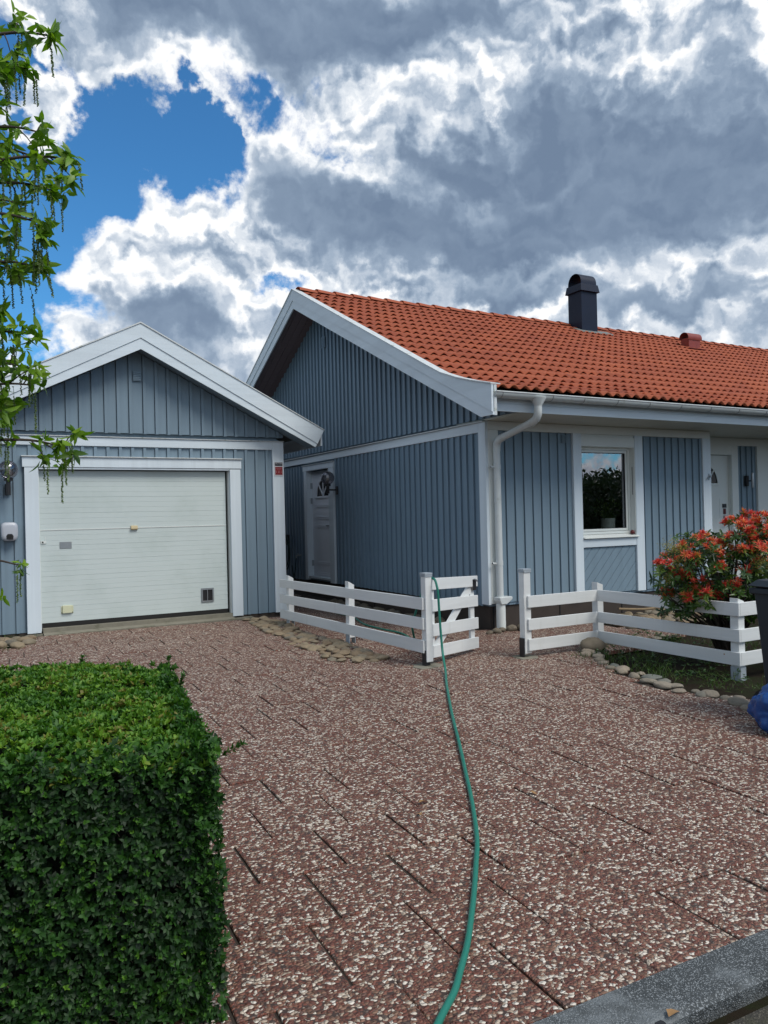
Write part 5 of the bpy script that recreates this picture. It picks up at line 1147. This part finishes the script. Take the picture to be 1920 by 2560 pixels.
# ------------------------------------------------------------------ the red-tipped shrub
def pieris():
    t = thing('flowering_shrub', 'shrub with flaming red young leaves over dark green ones behind the right fence', 'shrub', (6.75, 5.15, 0))
    red = [[6.02, 5.25, .68], [6.02, 5.0, .66], [6.05, 4.84, .70], [6.0, 5.0, .88], [6.28, 4.9, 1.05], [6.4, 4.8, 1.22], [6.6, 4.7, 1.18], [6.75, 4.7, 1.22], [6.35, 4.75, .78], [6.5, 4.7, .9], [6.85, 4.8, 1.1], [7.0, 4.8, 1.28], [7.15, 4.9, 1.2], [5.78, 5.06, .99], [5.88, 5.06, .91], [6.2, 5.14, 1.12], [5.99, 5.13, 1.04], [6.04, 4.84, 1.23], [6.2, 4.94, 1.18], [6.36, 4.87, 1.15], [6.15, 4.81, 1.12], [6.45, 4.97, .92], [5.95, 4.9, 1.06], [6.14, 4.94, .81], [6.14, 5.03, .74], [6.32, 4.87, .67], [6.21, 5.02, .66], [6.2, 5.11, .64], [6.71, 4.95, 1.37], [6.49, 4.69, 1.26], [6.74, 4.76, 1.35], [6.84, 4.73, 1.41], [6.52, 4.68, 1.08], [6.47, 4.54, 1.12], [6.95, 4.83, 1.23], [6.41, 4.74, 1.11], [6.45, 4.73, 1.32], [6.08, 5.26, .67], [6.31, 4.96, .74], [6.64, 4.71, .99], [6.53, 4.95, 1.02],
           [6.6, 4.8, 1.2], [7.0, 4.9, 1.38], [7.1, 5.1, 1.42], [6.9, 5.2, 1.35], [7.3, 5.0, 1.3], [7.4, 5.3, 1.2], [6.1, 5.0, 1.0], [6.3, 5.3, 1.1], [6.6, 5.4, 1.15], [6.75, 4.65, 1.1], [6.7, 4.6, 1.28], [6.05, 5.15, .85], [6.25, 4.8, .95], [6.9, 4.6, 1.2]]
    yel = [[5.92, 5.09, 1.15], [5.97, 5.06, .99], [5.88, 5.12, .84], [6.69, 4.65, .92], [6.0, 5.05, 1.12], [6.55, 4.6, 1.0]]
    br = MB(); root = np.array([6.75, 5.15, -.02])
    red = np.array(red) + np.array([-.05, -.045, .01]); yel = np.array(yel) + np.array([-.06, -.05, 0]); lb = LB(); gb = LB(); yb_ = LB()
    cen = np.array([6.75, 5.1, .75])
    grn = []
    for p in list(red)+list(yel):
        for k in range(4): grn.append(p + np.array([random.gauss(.03, .07), random.gauss(.02, .07), random.uniform(-.22, -.03)]))
    for _ in range(300):
        a, z = random.uniform(0, 6.28), random.uniform(.42, 1.25); r_ = (.72-.55*abs(z-.85)**1.2)*random.uniform(.5, 1.); grn.append(np.array([6.72+r_*math.cos(a), 5.1+r_*.75*math.sin(a), z]))
    for p in [(6.00, 5.22, .60), (6.00, 5.08, .58), (6.01, 4.98, .57), (6.02, 4.86, .60), (6.03, 4.78, .60), (6.05, 5.05, .66), (6.15, 5.0, .62), (6.28, 4.85, .58), (6.33, 4.8, .56), (6.22, 4.9, .58), (6.45, 4.8, .60)]: grn.append(np.array(p))
    grn = np.array(grn)
    ax = lambda P: unit((P-cen)*np.array([.6, .6, .5]) + np.array([0, 0, .45]) + RNG.normal(size=P.shape)*.22)
    sub = np.repeat(red, 6, 0) + RNG.normal(size=(len(red)*6, 3))*np.array([.036, .036, .014])
    T = RNG.uniform(.15, .8, len(sub)); whorls(lb, sub, ax(sub), 15, .054, .0115, T, (.3, 1.5), .15); whorls(lb, sub, ax(sub), 6, .046, .013, T+.2, (.05, .5), .12)
    whorls(gb, grn, ax(grn), 11, .072, .022, .35+RNG.normal(size=len(grn))*.25, (.7, 1.6), .12, droop=.15)
    whorls(gb, sub[::2]-(0, 0, .03), ax(sub[::2]), 7, .075, .018, .7, (.9, 1.5), .2)
    for p in yel:
        n = 260; s_ = RNG.normal(size=(n, 3))*np.array([.045, .045, .040]); yb_.add(*leaves(p+s_, RNG.normal(size=(n, 3))+np.array([0, 0, -.4]), RNG.normal(size=(n, 3)), .013, .008, RNG.uniform(0, 1, n), fold=.5))
    for p in list(red[::2])+list(grn[::9]):
        b = np.array(p)-np.array([0, 0, .03]); m1 = root+(b-root)*.35+np.array([random.uniform(-.05, .05), random.uniform(-.05, .05), .10]); m2 = root+(b-root)*.75+np.array([random.uniform(-.06, .06), random.uniform(-.06, .06), .02])
        pt_ = smooth_path([tuple(root+np.array([random.uniform(-.05, .05), random.uniform(-.05, .05), 0])), tuple(m1), tuple(m2), tuple(b)], 4); br.tube(pt_, list(np.linspace(.014, .004, len(pt_))), 6)
    br.build('stems', M['bark'], t); gb.build('green_foliage', M['shrubg'], t); lb.build('red_foliage', M['shrubr'], t); yb_.build('flower_clusters', M['shruby'], t)
pieris()

# ------------------------------------------------------------------ grass and low plants
def grass(name, pts, h, mat='grass', n=60, spread=.12):
    lb = LB()
    for (x, y, s_) in pts:
        P = np.column_stack([RNG.normal(x, spread*s_, n), RNG.normal(y, spread*s_, n), np.full(n, -.02)]); D = RNG.normal(size=(n, 3))*.55 + np.array([0, 0, 1.])
        lb.add(*leaves(P, D, RNG.normal(size=(n, 3)), RNG.uniform(.4, 1.2, n)*h*s_, .0055, RNG.uniform(0, 1, n), bend=.5))
    o = lb.build(name, M[mat]); tag(o, kind='stuff'); return o
gp = [(.58, 11.15, 1.), (.35, 11.1, 1.2), (.2, 10.9, 1.2), (.45, 10.7, .6), (.1, 10.5, 1.), (.3, 10.2, 1.), (.9, 11.2, .4)]
gp += [(5.55+random.uniform(-.1, .45), y, random.uniform(.5, 1.1)) for y in np.arange(4.2, 6.1, .11)] + [(random.uniform(6.1, 7.6), random.uniform(4.7, 6.9), .8) for _ in range(30)]
grass('grass', gp, .10, n=34)
def ground_cover():
    lb = LB(); n = 420; P = np.column_stack([RNG.uniform(5.4, 7.4, n), RNG.uniform(4.2, 6.8, n), RNG.uniform(0, .06, n)]); P = P[(P[:, 0] > 5.5+.25*np.maximum(0, P[:, 1]-5))]
    whorls(lb, P, np.tile([0, 0, 1.], (len(P), 1)), 5, .03, .02, .15+RNG.normal(size=len(P))*.15, (.6, 1.5), .15); tag(lb.build('ground_cover', M['shrubg']), kind='stuff')
ground_cover()
# trees across the road, seen only in the window
def far_tree(x, y, h, w_, seed, label):
    rs = np.random.default_rng(seed); t = thing('roadside_tree', label, 'tree', (x, y, 0), 'trees across the road')
    tr = MB(); tr.tube([(x, y, -.1), (x+.1, y, h*.35), (x-.05, y+.1, h*.8)], [.22, .16, .05], 10); tr.build('trunk', M['bark'], t, smooth=True)
    lb = LB(); n = 14000; k = 26; C0 = np.column_stack([rs.normal(0, w_*.42, k), rs.normal(0, w_*.42, k), rs.uniform(.25, .92, k)*h]); R0 = rs.uniform(.16, .34, k)*w_
    i = rs.integers(0, k, n); d_ = rs.normal(size=(n, 3)); d_ /= np.linalg.norm(d_, axis=1)[:, None]; P = C0[i] + d_*R0[i][:, None]*rs.uniform(.6, 1.1, n)[:, None] + np.array([x, y, 0])
    lb.add(*leaves(P, rs.normal(size=(n, 3)), rs.normal(size=(n, 3)), .17, .10, rs.uniform(0, 1, n))); lb.build('crown', M['fartree'], t)
for i, (x, y, h_, w_) in enumerate(((20.5, -4.6, 2.25, 2.6), (25, -8.0, 2.6, 3.4), (30, -13.5, 3.0, 4.5), (18.2, -5.2, 1.7, 2.4), (24, -12, 2.4, 4.0))):
    far_tree(x, y, h_, w_, 40+i, ['broad dark tree opposite the house window', 'dense tree across the road right of the broad one', 'tall tree at the back of the row across the road', 'dark tree across the road nearest the drive', 'last tree of the row across the road'][i])
